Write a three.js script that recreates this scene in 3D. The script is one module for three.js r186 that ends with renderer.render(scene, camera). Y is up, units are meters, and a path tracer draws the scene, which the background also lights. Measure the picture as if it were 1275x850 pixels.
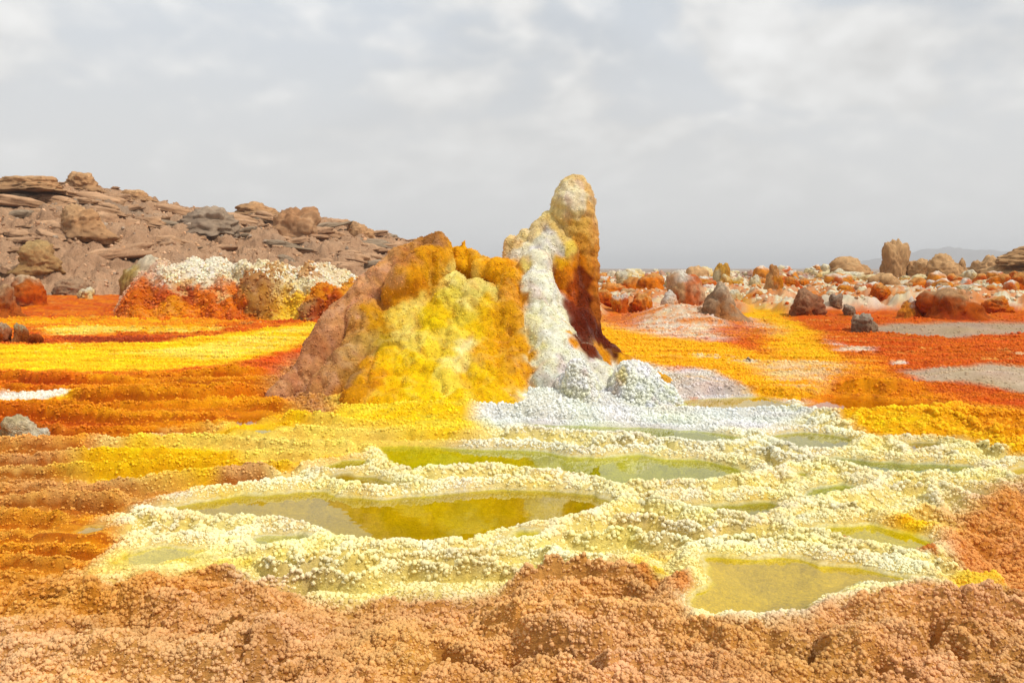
import * as THREE from 'three';
import { mergeVertices, mergeGeometries } from 'three/addons/utils/BufferGeometryUtils.js';

// ---------------------------------------------------------------- camera, sky, sun, exposure
const scene = new THREE.Scene();
const FOV = 42, PW = 1275, PH = 850, F = (PH / 2) / Math.tan(THREE.MathUtils.degToRad(FOV / 2));
const CAM_H = 1.6, HORIZON = 334, PITCH = Math.atan((PH / 2 - HORIZON) / F);
const camera = new THREE.PerspectiveCamera(FOV, PW / PH, 0.1, 20000);
camera.position.set(0, CAM_H, 0);
camera.rotation.x = -PITCH;
const renderer = new THREE.WebGLRenderer({ antialias: true });
renderer.toneMapping = THREE.LinearToneMapping;
renderer.toneMappingExposure = 1.02;
renderer.shadowMap.enabled = true;

// ---------------------------------------------------------------- noise
function mulberry(a) { return () => { a |= 0; a = a + 0x6D2B79F5 | 0; let t = Math.imul(a ^ a >>> 15, 1 | a); t = t + Math.imul(t ^ t >>> 7, 61 | t) ^ t; return ((t ^ t >>> 14) >>> 0) / 4294967296; }; }
const rnd = mulberry(20240611);
const PERM = new Uint8Array(512);
{ const p = [...Array(256).keys()]; for (let i = 255; i > 0; i--) { const j = Math.floor(rnd() * (i + 1)); [p[i], p[j]] = [p[j], p[i]]; } for (let i = 0; i < 512; i++) PERM[i] = p[i & 255]; }
const GX = new Float32Array(256), GY = new Float32Array(256), GZ = new Float32Array(256);
for (let i = 0; i < 256; i++) { const z = rnd() * 2 - 1, a = rnd() * 6.2832, r = Math.sqrt(1 - z * z); GX[i] = r * Math.cos(a) * 1.5; GY[i] = r * Math.sin(a) * 1.5; GZ[i] = z * 1.5; }
function n3(x, y, z) {
  const X = Math.floor(x), Y = Math.floor(y), Z = Math.floor(z); x -= X; y -= Y; z -= Z;
  const u = x * x * x * (x * (x * 6 - 15) + 10), v = y * y * y * (y * (y * 6 - 15) + 10), w = z * z * z * (z * (z * 6 - 15) + 10);
  const a = X & 255, b = Y & 255, c = Z & 255;
  const A = PERM[a] + b, B = PERM[a + 1] + b, A0 = PERM[A & 255] + c, A1 = PERM[(A + 1) & 255] + c, B0 = PERM[B & 255] + c, B1 = PERM[(B + 1) & 255] + c;
  const g = (h, dx, dy, dz) => { h = PERM[h & 511]; return GX[h] * dx + GY[h] * dy + GZ[h] * dz; };
  const l = (t, p, q) => p + t * (q - p);
  return l(w, l(v, l(u, g(A0, x, y, z), g(B0, x - 1, y, z)), l(u, g(A1, x, y - 1, z), g(B1, x - 1, y - 1, z))),
    l(v, l(u, g(A0 + 1, x, y, z - 1), g(B0 + 1, x - 1, y, z - 1)), l(u, g(A1 + 1, x, y - 1, z - 1), g(B1 + 1, x - 1, y - 1, z - 1))));
}
function n2(x, y) {
  const X = Math.floor(x), Y = Math.floor(y); x -= X; y -= Y;
  const u = x * x * x * (x * (x * 6 - 15) + 10), v = y * y * y * (y * (y * 6 - 15) + 10);
  const a = X & 255, b = Y & 255, A = PERM[a] + b, B = PERM[a + 1] + b;
  const h00 = PERM[A & 255], h10 = PERM[B & 255], h01 = PERM[(A + 1) & 255], h11 = PERM[(B + 1) & 255];
  const p = GX[h00] * x + GY[h00] * y, q = GX[h10] * (x - 1) + GY[h10] * y, r = GX[h01] * x + GY[h01] * (y - 1), s = GX[h11] * (x - 1) + GY[h11] * (y - 1);
  return ((p + u * (q - p)) + v * ((r + u * (s - r)) - (p + u * (q - p)))) * 1.15;
}
function fbm2(x, y, o = 3) { let s = 0, a = 0.55; for (let i = 0; i < o; i++) { s += a * n2(x, y); x = x * 2.03 + 17.1; y = y * 2.03 - 9.7; a *= 0.5; } return s; }
function fbm3(x, y, z, o = 3) { let s = 0, a = 0.55; for (let i = 0; i < o; i++) { s += a * n3(x, y, z); x = x * 2.03 + 17.1; y = y * 2.03 - 9.7; z = z * 2.03 + 4.3; a *= 0.5; } return s; }
const hash2 = (i, j, k) => { let h = Math.imul(i, 374761393) + Math.imul(j, 668265263) + Math.imul(k, 974634377); h = Math.imul(h ^ (h >>> 13), 1274126177); return ((h ^ (h >>> 16)) >>> 0) / 4294967296; };
// rounded knobs: 1 on the top of a knob, 0 in the joints
function knob2(x, y, c) {
  x /= c; y /= c; const X = Math.floor(x), Y = Math.floor(y); let best = 0;
  for (let i = X - 1; i <= X + 1; i++) for (let j = Y - 1; j <= Y + 1; j++) {
    const dx = i + 0.15 + 0.7 * hash2(i, j, 1) - x, dy = j + 0.15 + 0.7 * hash2(i, j, 2) - y, r = 0.5 + 0.35 * hash2(i, j, 3), q = 1 - (dx * dx + dy * dy) / (r * r);
    if (q > 0) { const v = Math.sqrt(q) * r * 1.25; if (v > best) best = v; }
  }
  return best;
}
function knob3(x, y, z, c) {
  x /= c; y /= c; z /= c; const X = Math.floor(x), Y = Math.floor(y), Z = Math.floor(z); let best = 0;
  for (let i = X - 1; i <= X + 1; i++) for (let j = Y - 1; j <= Y + 1; j++) for (let k = Z - 1; k <= Z + 1; k++) {
    const dx = i + 0.15 + 0.7 * hash2(i, j + k * 57, 1) - x, dy = j + 0.15 + 0.7 * hash2(i, j + k * 57, 2) - y, dz = k + 0.15 + 0.7 * hash2(i, j + k * 57, 3) - z;
    const q = 1 - (dx * dx + dy * dy + dz * dz) / 0.72; if (q > best) best = q;
  }
  return Math.sqrt(best);
}
const clamp = (v, a, b) => v < a ? a : v > b ? b : v;
const ss = (a, b, v) => { v = clamp((v - a) / (b - a), 0, 1); return v * v * (3 - 2 * v); };
const mix = (a, b, t) => a + (b - a) * t;
const lin = c => { c /= 255; return c <= 0.04045 ? c / 12.92 : Math.pow((c + 0.055) / 1.055, 2.4); };
const ALB = 0.86;                                  // photo tone -> base colour
const C = (r, g, b) => { r = lin(r) * ALB; g = lin(g) * ALB; b = lin(b) * ALB; const l = 0.3 * r + 0.5 * g + 0.2 * b, k = 1.12; return [clamp(l + (r - l) * k, 0.003, 0.87), clamp(l + (g - l) * k, 0.003, 0.87), clamp(l + (b - l) * k, 0.003, 0.87)]; };

// ---------------------------------------------------------------- sky and sun
{
  const w = 2048, h = 1024, data = new Float32Array(w * h * 4);
  for (let j = 0; j < h; j++) for (let i = 0; i < w; i++) {
    const el = ((j + 0.5) / h - 0.5) * Math.PI, az = ((i + 0.5) / w - 0.5) * 2 * Math.PI, k = (j * w + i) * 4;
    const cy = Math.sin(el), cx = Math.cos(el) * Math.cos(az), cz = Math.cos(el) * Math.sin(az);
    let r, g, b;
    if (cy < -0.05) { r = g = b = 0.5; } else {
      const e = Math.max(cy, 0), q = 1 / (e + 0.34), u = cx * q, v = cz * q;
      const wx = fbm2(u * 0.9 + 3.1, v * 0.9, 3), wy = fbm2(u * 0.9 - 7, v * 0.9 + 5, 3);
      const big = fbm2(u * 1.7 + wx * 0.7 + 2.6, v * 1.7 + wy * 0.7 + 1.3, 4);
      const fine = fbm2(u * 7 + wx * 1.2, v * 7 + wy * 1.2, 6);
      let cover = 0.48 + big * 1.2 + fine * 0.75;                 // thick or thin cloud
      cover = ss(0.12, 0.85, cover);
      const dark = ss(0.0, 0.55, fbm2(u * 1.1 - 4 + wy * 0.5, v * 1.8 + 8 + wx * 0.5, 4) + 0.10);
      const up = ss(0.0, 0.55, e);
      const veil = 0.655 - 0.02 * up;                             // thin high haze
      const bright = 0.665 + 0.20 * up + 0.17 * fine;
      let L = mix(veil, bright, cover * (0.25 + 0.75 * ss(0.02, 0.25, e))) - dark * 0.17 * up;
      const blue = (1 - cover) * ss(0.05, 0.4, e) * 2.0;
      r = L * (1.0 - 0.05 * blue); g = L * (1.0 - 0.005 * blue); b = L * (1.0 + 0.055 * blue - 0.012);
    }
    data[k] = r * 1.10; data[k + 1] = g * 1.10; data[k + 2] = b * 1.10; data[k + 3] = 1;
  }
  const sky = new THREE.DataTexture(data, w, h, THREE.RGBAFormat, THREE.FloatType);
  sky.mapping = THREE.EquirectangularReflectionMapping; sky.magFilter = THREE.LinearFilter; sky.minFilter = THREE.LinearFilter; sky.needsUpdate = true;
  scene.background = sky; scene.environment = sky;
}
const sun = new THREE.DirectionalLight(new THREE.Color(1.0, 0.955, 0.88), 3.3);
{ const el = THREE.MathUtils.degToRad(53), az = THREE.MathUtils.degToRad(120);   // azimuth from straight ahead, to the right
  sun.position.set(Math.cos(el) * Math.sin(az) * 60, Math.sin(el) * 60, -Math.cos(el) * Math.cos(az) * 60 - 12); sun.target.position.set(0, 0, -12); }
sun.castShadow = true; sun.shadow.radius = 7; sun.shadow.mapSize.set(4096, 4096);
Object.assign(sun.shadow.camera, { left: -30, right: 30, top: 30, bottom: -30, near: 1, far: 160 });
scene.add(sun, sun.target);
scene.fog = new THREE.FogExp2(new THREE.Color(0.89, 0.90, 0.92), 0.00034);

// ---------------------------------------------------------------- pixels of the photograph -> places
const CP = Math.cos(PITCH), SP = Math.sin(PITCH);
function ray(px, py) { const X = (px - PW / 2) / F, Y = -(py - PH / 2) / F; const y = Y * CP - SP, d = CP + Y * SP; return [X / d, y / d]; }   // sideways and upward per metre ahead
const BASE = [[0, 0.05], [4.2, 0.05], [5.0, 0.02], [6, 0.03], [7, 0.07], [8, 0.14], [9, 0.21], [10, 0.26], [13, 0.30], [25, 0.34], [60, 0.34], [150, 0.1], [400, 0], [30000, 0]];
function base(D) { for (let i = 1; i < BASE.length; i++) if (D < BASE[i][0]) { const a = BASE[i - 1], b = BASE[i], t = (D - a[0]) / (b[0] - a[0]); return mix(a[1], b[1], t * t * (3 - 2 * t)); } return 0; }
function gp(px, py, lift = 0) {                    // the ground point seen at a pixel: [x, D]
  const [sx, sy] = ray(px, Math.max(py, HORIZON + 2)); let D = 6;
  for (let i = 0; i < 40; i++) { const t = clamp((CAM_H - base(D) - lift) / -sy, 1.5, 900); D = mix(D, t, 0.6); }
  return [sx * D, D];
}
function at(px, py, D) { const [sx, sy] = ray(px, py); return [sx * D, CAM_H + sy * D, -D]; }

// ---------------------------------------------------------------- helpers for objects
const names = new Map();
function numbered(n) { const k = names.get(n) || 0; names.set(n, k + 1); return k ? n + '_' + String(k).padStart(3, '0') : n; }
function tag(o, label, category, group, kind) { if (label) o.userData.label = label; if (category) o.userData.category = category; if (group) o.userData.group = group; if (kind) o.userData.kind = kind; return o; }
function shadow(o) { o.castShadow = o.receiveShadow = true; return o; }
function add(name, geo, mat, parent = scene) { const m = shadow(new THREE.Mesh(geo, mat)); m.name = parent === scene ? numbered(name) : name; parent.add(m); return m; }

// grain textures (colour speckle and fine relief), tileable
function grainTex(n, fn, srgb) {
  const d = new Uint8Array(n * n * 4);
  for (let j = 0; j < n; j++) for (let i = 0; i < n; i++) { const v = clamp(fn(i / n, j / n), 0, 1) * 255, k = (j * n + i) * 4; d[k] = d[k + 1] = d[k + 2] = v; d[k + 3] = 255; }
  const t = new THREE.DataTexture(d, n, n); t.wrapS = t.wrapT = THREE.RepeatWrapping; t.magFilter = THREE.LinearFilter; t.minFilter = THREE.LinearMipmapLinearFilter; t.generateMipmaps = true;
  if (srgb) t.colorSpace = THREE.SRGBColorSpace; t.needsUpdate = true; return t;
}
const tileN = (u, v, f) => { // periodic noise by blending
  const a = n2(u * f, v * f), b = n2((u - 1) * f, v * f), c = n2(u * f, (v - 1) * f), d = n2((u - 1) * f, (v - 1) * f);
  return mix(mix(a, b, u), mix(c, d, u), v) * 1.5;
};
const speckle = grainTex(512, (u, v) => 0.90 + 0.10 * tileN(u, v, 60) + 0.08 * tileN(u, v, 23) + 0.05 * tileN(u, v, 120), true);
const bumpy = grainTex(512, (u, v) => 0.5 + 0.3 * tileN(u, v, 48) + 0.25 * tileN(u, v, 96) + 0.2 * tileN(u, v, 20));
const ripple = grainTex(256, (u, v) => 0.5 + 0.35 * tileN(u, v, 7) + 0.2 * tileN(u, v, 17));
const crustMat = new THREE.MeshPhysicalMaterial({ vertexColors: true, roughness: 0.9, specularIntensity: 0.15, map: speckle, bumpMap: bumpy, bumpScale: 0.004 });
const rockMat = new THREE.MeshPhysicalMaterial({ vertexColors: true, roughness: 0.95, specularIntensity: 0.15, map: speckle, bumpMap: bumpy, bumpScale: 0.02 });
const nodMat = new THREE.MeshPhysicalMaterial({ color: 0xffffff, roughness: 0.85, specularIntensity: 0.155 });

// ---------------------------------------------------------------- pools (outlines as seen in the photograph)
const POOLS = [
  { n: 'wide olive yellow pool mirroring the mound, ringed by cream crust', rim: 0.045, bed: C(192, 164, 6), tint: [0.96, 0.95, 0.30], dep: 0.10,
    p: [[178, 637], [230, 627], [300, 617], [380, 612], [403, 611], [421, 618], [470, 622], [523, 617], [576, 612], [647, 609], [700, 612], [739, 615], [763, 623], [758, 634], [718, 648], [660, 655], [597, 668], [576, 673], [541, 677], [499, 676], [453, 675], [420, 668], [381, 655], [334, 651], [284, 650], [234, 648], [200, 642]] },
  { n: 'long green pool with a yellow end below the white apron', rim: 0.05, bed: C(188, 178, 20), tint: [0.93, 0.96, 0.33], dep: 0.10,
    p: [[470, 556], [506, 555], [598, 559], [668, 561], [703, 568], [739, 570], [799, 566], [825, 571], [878, 574], [913, 581], [938, 589], [913, 598], [860, 601], [825, 600], [774, 600], [753, 595], [700, 591], [626, 586], [569, 587], [520, 588], [487, 581], [479, 569]] },
  { n: 'thin pale green pool along the foot of the white apron', rim: 0.03, bed: C(172, 165, 60), tint: [0.93, 0.96, 0.47], dep: 0.07,
    p: [[640, 527], [682, 529], [735, 531], [811, 533], [867, 536], [937, 545], [911, 551], [867, 550], [790, 542], [725, 540], [693, 539], [654, 534]] },
  { n: 'green pool with amber edge beside the yellow crust rim', rim: 0.035, bed: C(165, 150, 15), tint: [0.92, 0.95, 0.30], dep: 0.08,
    p: [[950, 544], [1001, 539], [1037, 541], [1068, 549], [1051, 555], [1001, 557], [977, 552]] },
  { n: 'long grey green pool beyond the small oval pool', rim: 0.035, bed: C(150, 150, 85), tint: [0.91, 0.94, 0.55], dep: 0.12,
    p: [[1022, 572], [1058, 571], [1093, 575], [1143, 578], [1206, 580], [1220, 586], [1190, 589], [1150, 589], [1107, 590], [1072, 586], [1037, 579]] },
  { n: 'small oval grey green pool in the cream crust', rim: 0.04, bed: C(150, 150, 70), tint: [0.91, 0.94, 0.50], dep: 0.10,
    p: [[1001, 614], [1012, 609], [1051, 604], [1079, 606], [1072, 611], [1051, 616], [1023, 620], [1005, 619]] },
  { n: 'slim olive pool between two cream crust dams', rim: 0.045, bed: C(158, 142, 30), tint: [0.92, 0.94, 0.33], dep: 0.10,
    p: [[836, 630], [870, 631], [896, 630], [930, 626], [956, 624], [977, 630], [963, 639], [934, 644], [896, 640], [846, 634]] },
  { n: 'yellow green pool above the front dam, brown tuft at its edge', rim: 0.035, bed: C(220, 196, 20), tint: [0.96, 0.96, 0.33], dep: 0.06,
    p: [[994, 662], [1023, 657], [1086, 653], [1129, 662], [1167, 676], [1157, 682], [1129, 687], [1086, 680], [1051, 672], [1016, 669]] },
  { n: 'bright yellow shallow pool at the edge of the tan crust', rim: 0.022, bed: C(212, 180, 2), tint: [0.98, 0.97, 0.30], dep: 0.07,
    p: [[878, 694], [924, 693], [1001, 695], [1023, 704], [1072, 707], [1118, 714], [1148, 724], [1120, 731], [1075, 729], [1045, 738], [1018, 750], [1001, 760], [949, 767], [896, 766], [857, 753], [864, 741], [885, 724], [874, 706]] },
  { n: 'amber brown pool behind the orange crust rim', rim: 0.045, bed: C(196, 120, 18), tint: [0.97, 0.92, 0.30], dep: 0.07,
    p: [[990, 505], [1023, 500], [1044, 494], [1086, 496], [1140, 501], [1182, 505], [1129, 509], [1054, 510], [1016, 509]] },
  { n: 'shallow yellow green pool beside the white salt cone', rim: 0.02, bed: C(205, 172, 40), tint: [0.96, 0.96, 0.43], dep: 0.05,
    p: [[829, 501], [889, 496], [949, 494], [991, 506], [896, 508], [839, 506]] },
  { n: 'small olive brown pool under the amber crust rim', rim: 0.03, bed: C(150, 120, 20), tint: [0.94, 0.93, 0.30], dep: 0.07,
    p: [[1122, 552], [1164, 551], [1184, 557], [1139, 561]] },
  { n: 'little pale pool held in the dam of the olive pool', rim: 0.03, bed: C(196, 178, 70), tint: [0.95, 0.96, 0.59], dep: 0.05,
    p: [[616, 676], [647, 665], [672, 662], [678, 666], [650, 673]] },
  { n: 'small pale grey pool in the cream crust dam', rim: 0.03, bed: C(190, 178, 110), tint: [0.95, 0.96, 0.73], dep: 0.05,
    p: [[314, 671], [334, 665], [367, 666], [391, 672], [367, 678], [334, 680], [317, 677]] },
  { n: 'shallow milky puddle on yellow crust beside the tan ledge', rim: 0.012, bed: C(225, 205, 120), tint: [0.97, 0.97, 0.73], dep: 0.03,
    p: [[150, 702], [168, 686], [200, 679], [250, 684], [228, 694], [190, 702]] },
  { n: 'narrow grey puddle in the amber crust', rim: 0.012, bed: C(200, 165, 90), tint: [0.96, 0.96, 0.73], dep: 0.03,
    p: [[82, 663], [108, 656], [134, 654], [136, 658], [104, 664]] },
  { n: 'thin green pool with brown middle behind a cream dam', rim: 0.03, bed: C(170, 140, 20), tint: [0.93, 0.95, 0.30], dep: 0.07,
    p: [[396, 597], [435, 593], [470, 596], [513, 604], [463, 606], [428, 602]] },
  { n: 'small green pool between yellow terraces and a cream dam', rim: 0.03, bed: C(180, 165, 20), tint: [0.94, 0.96, 0.30], dep: 0.06,
    p: [[398, 582], [421, 574], [456, 572], [458, 578], [428, 583]] },
  { n: 'yellow pool with pale shore past the amber crust rim', rim: 0.03, bed: C(205, 170, 20), tint: [0.96, 0.96, 0.30], dep: 0.06,
    p: [[1252, 586], [1275, 583], [1310, 583], [1330, 592], [1290, 598], [1262, 594]] },
  { n: 'tiny green pool sunk in the cream crust', rim: 0.025, bed: C(170, 155, 30), tint: [0.93, 0.95, 0.30], dep: 0.05,
    p: [[988, 591], [1000, 588], [1012, 590], [1004, 594]] },
  { n: 'narrow olive slot of water in the cream crust by brown tufts', rim: 0.035, bed: C(168, 132, 25), tint: [0.94, 0.93, 0.30], dep: 0.06,
    p: [[1178, 607], [1200, 609], [1232, 616], [1226, 621], [1196, 615]] },
  { n: 'thin green streak of water in the yellow terraces', rim: 0.02, bed: C(190, 165, 20), tint: [0.95, 0.96, 0.30], dep: 0.04,
    p: [[308, 537], [325, 534], [342, 535], [330, 539]] },
  { n: 'amber puddle sunk in the orange terraces', rim: 0.03, bed: C(170, 95, 15), tint: [0.97, 0.92, 0.30], dep: 0.05,
    p: [[286, 524], [300, 519], [322, 517], [334, 519], [318, 525], [298, 527]] },
];
for (const P of POOLS) {
  const cy = P.p.reduce((s, q) => s + q[1], 0) / P.p.length, c = P.p.map(q => gp(q[0], q[1]));
  const front = Math.min(...c.map(q => q[1])), mid = c.reduce((s, q) => s + q[1], 0) / c.length;
  P.lev = base(mix(front, mid, 0.55)) - 0.008;
  const lo = Math.min(...P.p.map(q => q[1])), hi = Math.max(...P.p.map(q => q[1]));
  P.w = P.p.map(([px, py]) => {                  // near shore: what shows is the crest of the rim
    const near = ss(mix(lo, hi, 0.55), hi, py), lift = P.lev + P.rim * 0.7 * near;
    const [sx, sy] = ray(px, py), D = (CAM_H - lift) / -sy; return [sx * D, D];
  });
  const xs = P.w.map(q => q[0]), ds = P.w.map(q => q[1]);
  P.bb = [Math.min(...xs), Math.max(...xs), Math.min(...ds), Math.max(...ds)];
}
function sdPoly(v, x, y) {                         // signed distance, negative inside
  let d = 1e9, s = 1;
  for (let i = 0, n = v.length, j = n - 1; i < n; j = i, i++) {
    const ex = v[j][0] - v[i][0], ey = v[j][1] - v[i][1], wx = x - v[i][0], wy = y - v[i][1];
    const t = clamp((wx * ex + wy * ey) / (ex * ex + ey * ey + 1e-12), 0, 1), bx = wx - ex * t, by = wy - ey * t, q = bx * bx + by * by;
    if (q < d) d = q;
    const c1 = y >= v[i][1], c2 = y < v[j][1], c3 = ex * wy > ey * wx;
    if ((c1 && c2 && c3) || (!c1 && !c2 && !c3)) s = -s;
  }
  return s * Math.sqrt(d);
}

// ---------------------------------------------------------------- what the ground is made of, region by region
// s: relief style  f lumpy tan crust, r popcorn crust, t stepped ridges, m smooth flow, k hummocks
const LAYERS = [];
function L(c1, c2, s, f, pts, o = {}) { const w = pts.map(q => gp(q[0], q[1])); const xs = w.map(q => q[0]), ds = w.map(q => q[1]); LAYERS.push({ c1, c2, s, f, w, bb: [Math.min(...xs), Math.max(...xs), Math.min(...ds), Math.max(...ds)], a: o.a ?? 1, o: o.rim || 0 }); }
const CREAM = C(246, 238, 204), CREAM2 = C(248, 232, 164), WHITE = C(240, 239, 230), WHITE2 = C(240, 236, 212), PALEY = C(246, 222, 120), YEL = C(254, 208, 14), YEL2 = C(252, 216, 74), AMB = C(250, 186, 24), AMB2 = C(238, 160, 34), ORA = C(226, 136, 36), ORA2 = C(240, 166, 66), RUST = C(212, 98, 6), RUST2 = C(228, 134, 26), DRUST = C(160, 66, 10), TAN = C(210, 156, 100), TAN2 = C(206, 140, 70), PEACH = C(224, 178, 130), BRN = C(218, 160, 100), BRN2 = C(222, 170, 112), GREY = C(194, 168, 140), GREY2 = C(176, 150, 126);
// left plain
L(RUST, RUST2, 'm', 0.02, [[-300, 352], [440, 352], [440, 430], [380, 470], [-300, 470]]);
L(C(200, 120, 60), RUST, 'k', 0.03, [[-300, 337], [440, 337], [440, 356], [-300, 362]]);
L(AMB, RUST2, 'm', 0.012, [[-200, 398], [60, 398], [230, 398], [330, 402], [250, 409], [40, 410], [-200, 412]]);
L(PALEY, AMB, 'm', 0.01, [[46, 413], [120, 410], [222, 409], [300, 411], [215, 418], [60, 421]]);
L(DRUST, RUST, 'm', 0.01, [[20, 425], [120, 423], [260, 420], [330, 419], [250, 428], [60, 433]]);
L(YEL2, AMB, 'm', 0.015, [[-300, 438], [60, 431], [200, 430], [330, 412], [405, 404], [425, 418], [372, 436], [300, 455], [200, 463], [60, 464], [-300, 460]]);
L(PALEY, YEL, 'm', 0.02, [[150, 442], [260, 432], [350, 414], [400, 408], [372, 430], [280, 450]], { a: 0.8 });
L(C(226, 96, 18), RUST, 'm', 0.015, [[330, 446], [372, 432], [400, 424], [420, 440], [360, 478], [310, 466]]);
L(ORA, ORA2, 't', 0.02, [[-300, 463], [130, 466], [300, 462], [385, 470], [420, 510], [330, 528], [200, 540], [90, 562], [-300, 566]]);
L(RUST, ORA, 't', 0.012, [[-300, 464], [60, 466], [130, 470], [60, 482], [-300, 486]]);
L(C(204, 96, 26), ORA, 't', 0.02, [[-300, 500], [60, 508], [170, 532], [110, 548], [40, 545], [-300, 540]]);
L(YEL2, YEL, 'm', 0.015, [[70, 487], [96, 488], [94, 494], [74, 497]]);
L(C(244, 236, 222), C(236, 222, 196), 'm', 0.005, [[-20, 495], [20, 489], [50, 486], [80, 487], [89, 491], [67, 497], [27, 500], [-20, 502]]);
// brown terraces and tan foreground
L(BRN, C(224, 164, 88), 't', 0.04, [[-300, 535], [60, 545], [120, 575], [130, 596], [262, 604], [200, 636], [110, 668], [20, 700], [-300, 720]]);
L(C(222, 158, 78), AMB2, 't', 0.04, [[-300, 632], [60, 640], [150, 634], [160, 660], [140, 700], [60, 730], [-300, 740]]);
L(TAN, PEACH, 'f', 0.03, [[-300, 712], [90, 716], [150, 706], [240, 704], [330, 722], [420, 738], [560, 718], [700, 710], [830, 702], [856, 730], [868, 774], [960, 780], [1040, 760], [1090, 738], [1190, 722], [1186, 650], [1240, 622], [1330, 600], [2300, 600], [3600, 1300], [-2400, 1300], [-1200, 720]]);
L(C(214, 146, 66), C(228, 170, 92), 'f', 0.05, [[-200, 700], [90, 712], [240, 704], [300, 726], [220, 752], [60, 770], [-200, 780]], { a: 0.7 });
L(C(236, 196, 150), C(228, 180, 130), 'f', 0.05, [[-100, 810], [60, 790], [200, 790], [280, 830], [160, 900], [-100, 900]], { a: 0.7 });
L(C(238, 196, 140), C(226, 168, 96), 'f', 0.05, [[380, 780], [560, 738], [700, 730], [820, 760], [700, 790], [520, 830], [400, 860]], { a: 0.6 });
// yellow terraces left of the pools and yellow foot of the mound
L(YEL, C(250, 196, 40), 'y', 0.03, [[70, 578], [130, 556], [200, 542], [330, 522], [390, 500], [440, 470], [470, 420], [640, 420], [640, 530], [600, 562], [480, 560], [430, 582], [330, 602], [250, 612], [170, 602], [110, 600]]);
L(C(250, 230, 140), PALEY, 'y', 0.025, [[190, 552], [300, 540], [400, 524], [560, 520], [600, 534], [560, 552], [470, 556], [420, 572], [330, 580], [300, 560]], { a: 0.7 });
L(C(206, 150, 96), BRN2, 't', 0.02, [[270, 596], [300, 590], [345, 594], [330, 604], [280, 606]]);
L(C(180, 128, 92), BRN, 'f', 0.02, [[325, 482], [370, 440], [440, 440], [450, 505], [400, 514], [350, 496]]);
L(C(250, 224, 96), YEL, 'm', 0.03, [[420, 502], [470, 470], [640, 470], [632, 520], [600, 540], [520, 538], [450, 528]]);
// cream pools
L(CREAM, CREAM2, 'r', 0.02, [[126, 652], [180, 630], [250, 613], [360, 603], [420, 586], [470, 558], [600, 556], [640, 524], [1000, 508], [1060, 536], [1180, 545], [1275, 576], [1420, 590], [1420, 606], [1260, 622], [1204, 640], [1196, 690], [1190, 716], [1120, 742], [1000, 772], [870, 778], [852, 740], [836, 704], [700, 714], [560, 720], [430, 738], [330, 716], [250, 700], [120, 712], [90, 706], [150, 682]]);
L(C(246, 216, 92), CREAM2, 'm', 0.02, [[90, 708], [140, 690], [250, 684], [330, 700], [250, 706], [180, 712]]);
L(C(246, 208, 60), CREAM2, 'm', 0.02, [[770, 690], [840, 692], [860, 712], [830, 714], [780, 704]]);
L(C(246, 206, 54), C(240, 180, 60), 'r', 0.02, [[1095, 646], [1150, 640], [1205, 650], [1190, 668], [1130, 664]]);
L(C(247, 216, 100), C(244, 190, 60), 'm', 0.02, [[1160, 710], [1190, 700], [1230, 708], [1262, 724], [1220, 728], [1170, 724]]);
L(WHITE2, CREAM, 'r', 0.03, [[560, 556], [640, 520], [830, 500], [1020, 512], [1060, 545], [1000, 575], [830, 566], [640, 560]]);
L(WHITE, C(224, 226, 220), 'w', 0.02, [[596, 524], [620, 490], [660, 450], [700, 430], [770, 440], [830, 462], [852, 500], [1010, 512], [1000, 530], [830, 536], [640, 530]]);
// right: amber rim, orange plain, yellow flows
L(RUST, C(208, 112, 44), 'm', 0.02, [[740, 392], [1600, 388], [1600, 548], [1275, 540], [1180, 512], [1000, 500], [860, 470], [740, 430]]);
L(ORA, AMB2, 'm', 0.02, [[960, 440], [1090, 446], [1130, 480], [1210, 500], [1300, 520], [1300, 545], [1100, 516], [1000, 500]]);
L(C(250, 182, 14), AMB, 'm', 0.015, [[730, 400], [770, 404], [850, 424], [935, 436], [1010, 466], [1020, 496], [985, 500], [940, 490], [880, 464], [835, 458], [780, 448], [730, 440]]);
L(C(250, 198, 36), C(248, 176, 24), 'm', 0.015, [[905, 378], [940, 384], [985, 400], [1020, 424], [1044, 458], [1000, 464], [960, 440], [950, 425], [925, 400]]);
L(C(238, 222, 200), C(222, 150, 96), 'm', 0.03, [[800, 384], [860, 380], [905, 398], [955, 412], [960, 422], [890, 428], [820, 420], [770, 400]]);
L(C(212, 110, 40), RUST2, 'm', 0.02, [[740, 384], [800, 380], [830, 396], [790, 408], [745, 400]], { a: 0.8 });
L(RUST, ORA, 'm', 0.015, [[890, 405], [960, 416], [968, 428], [930, 428], [895, 418]], { a: 0.85 });
L(C(242, 214, 170), C(236, 168, 70), 'm', 0.02, [[930, 452], [990, 450], [1062, 456], [1040, 470], [1010, 486], [975, 482]], { a: 0.85 });
L(C(242, 226, 196), AMB, 'm', 0.006, [[862, 443], [900, 445], [935, 450], [930, 453], [880, 448]]);
L(C(238, 224, 206), C(222, 140, 80), 'm', 0.01, [[1030, 426], [1045, 432], [1082, 436], [1078, 442], [1040, 440]]);
L(C(240, 228, 210), C(232, 200, 160), 'm', 0.004, [[1108, 452], [1124, 451], [1128, 455], [1112, 456]]);
L(C(238, 214, 176), C(230, 180, 130), 'm', 0.004, [[1262, 440], [1300, 441], [1300, 445], [1266, 444]]);
L(GREY, GREY2, 'g', 0.015, [[1070, 412], [1120, 404], [1180, 402], [1400, 402], [1400, 420], [1260, 420], [1150, 421]]);
L(GREY, C(204, 182, 156), 'g', 0.012, [[1132, 466], [1170, 459], [1230, 456], [1400, 455], [1400, 494], [1275, 490], [1210, 482], [1150, 476]]);
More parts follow.
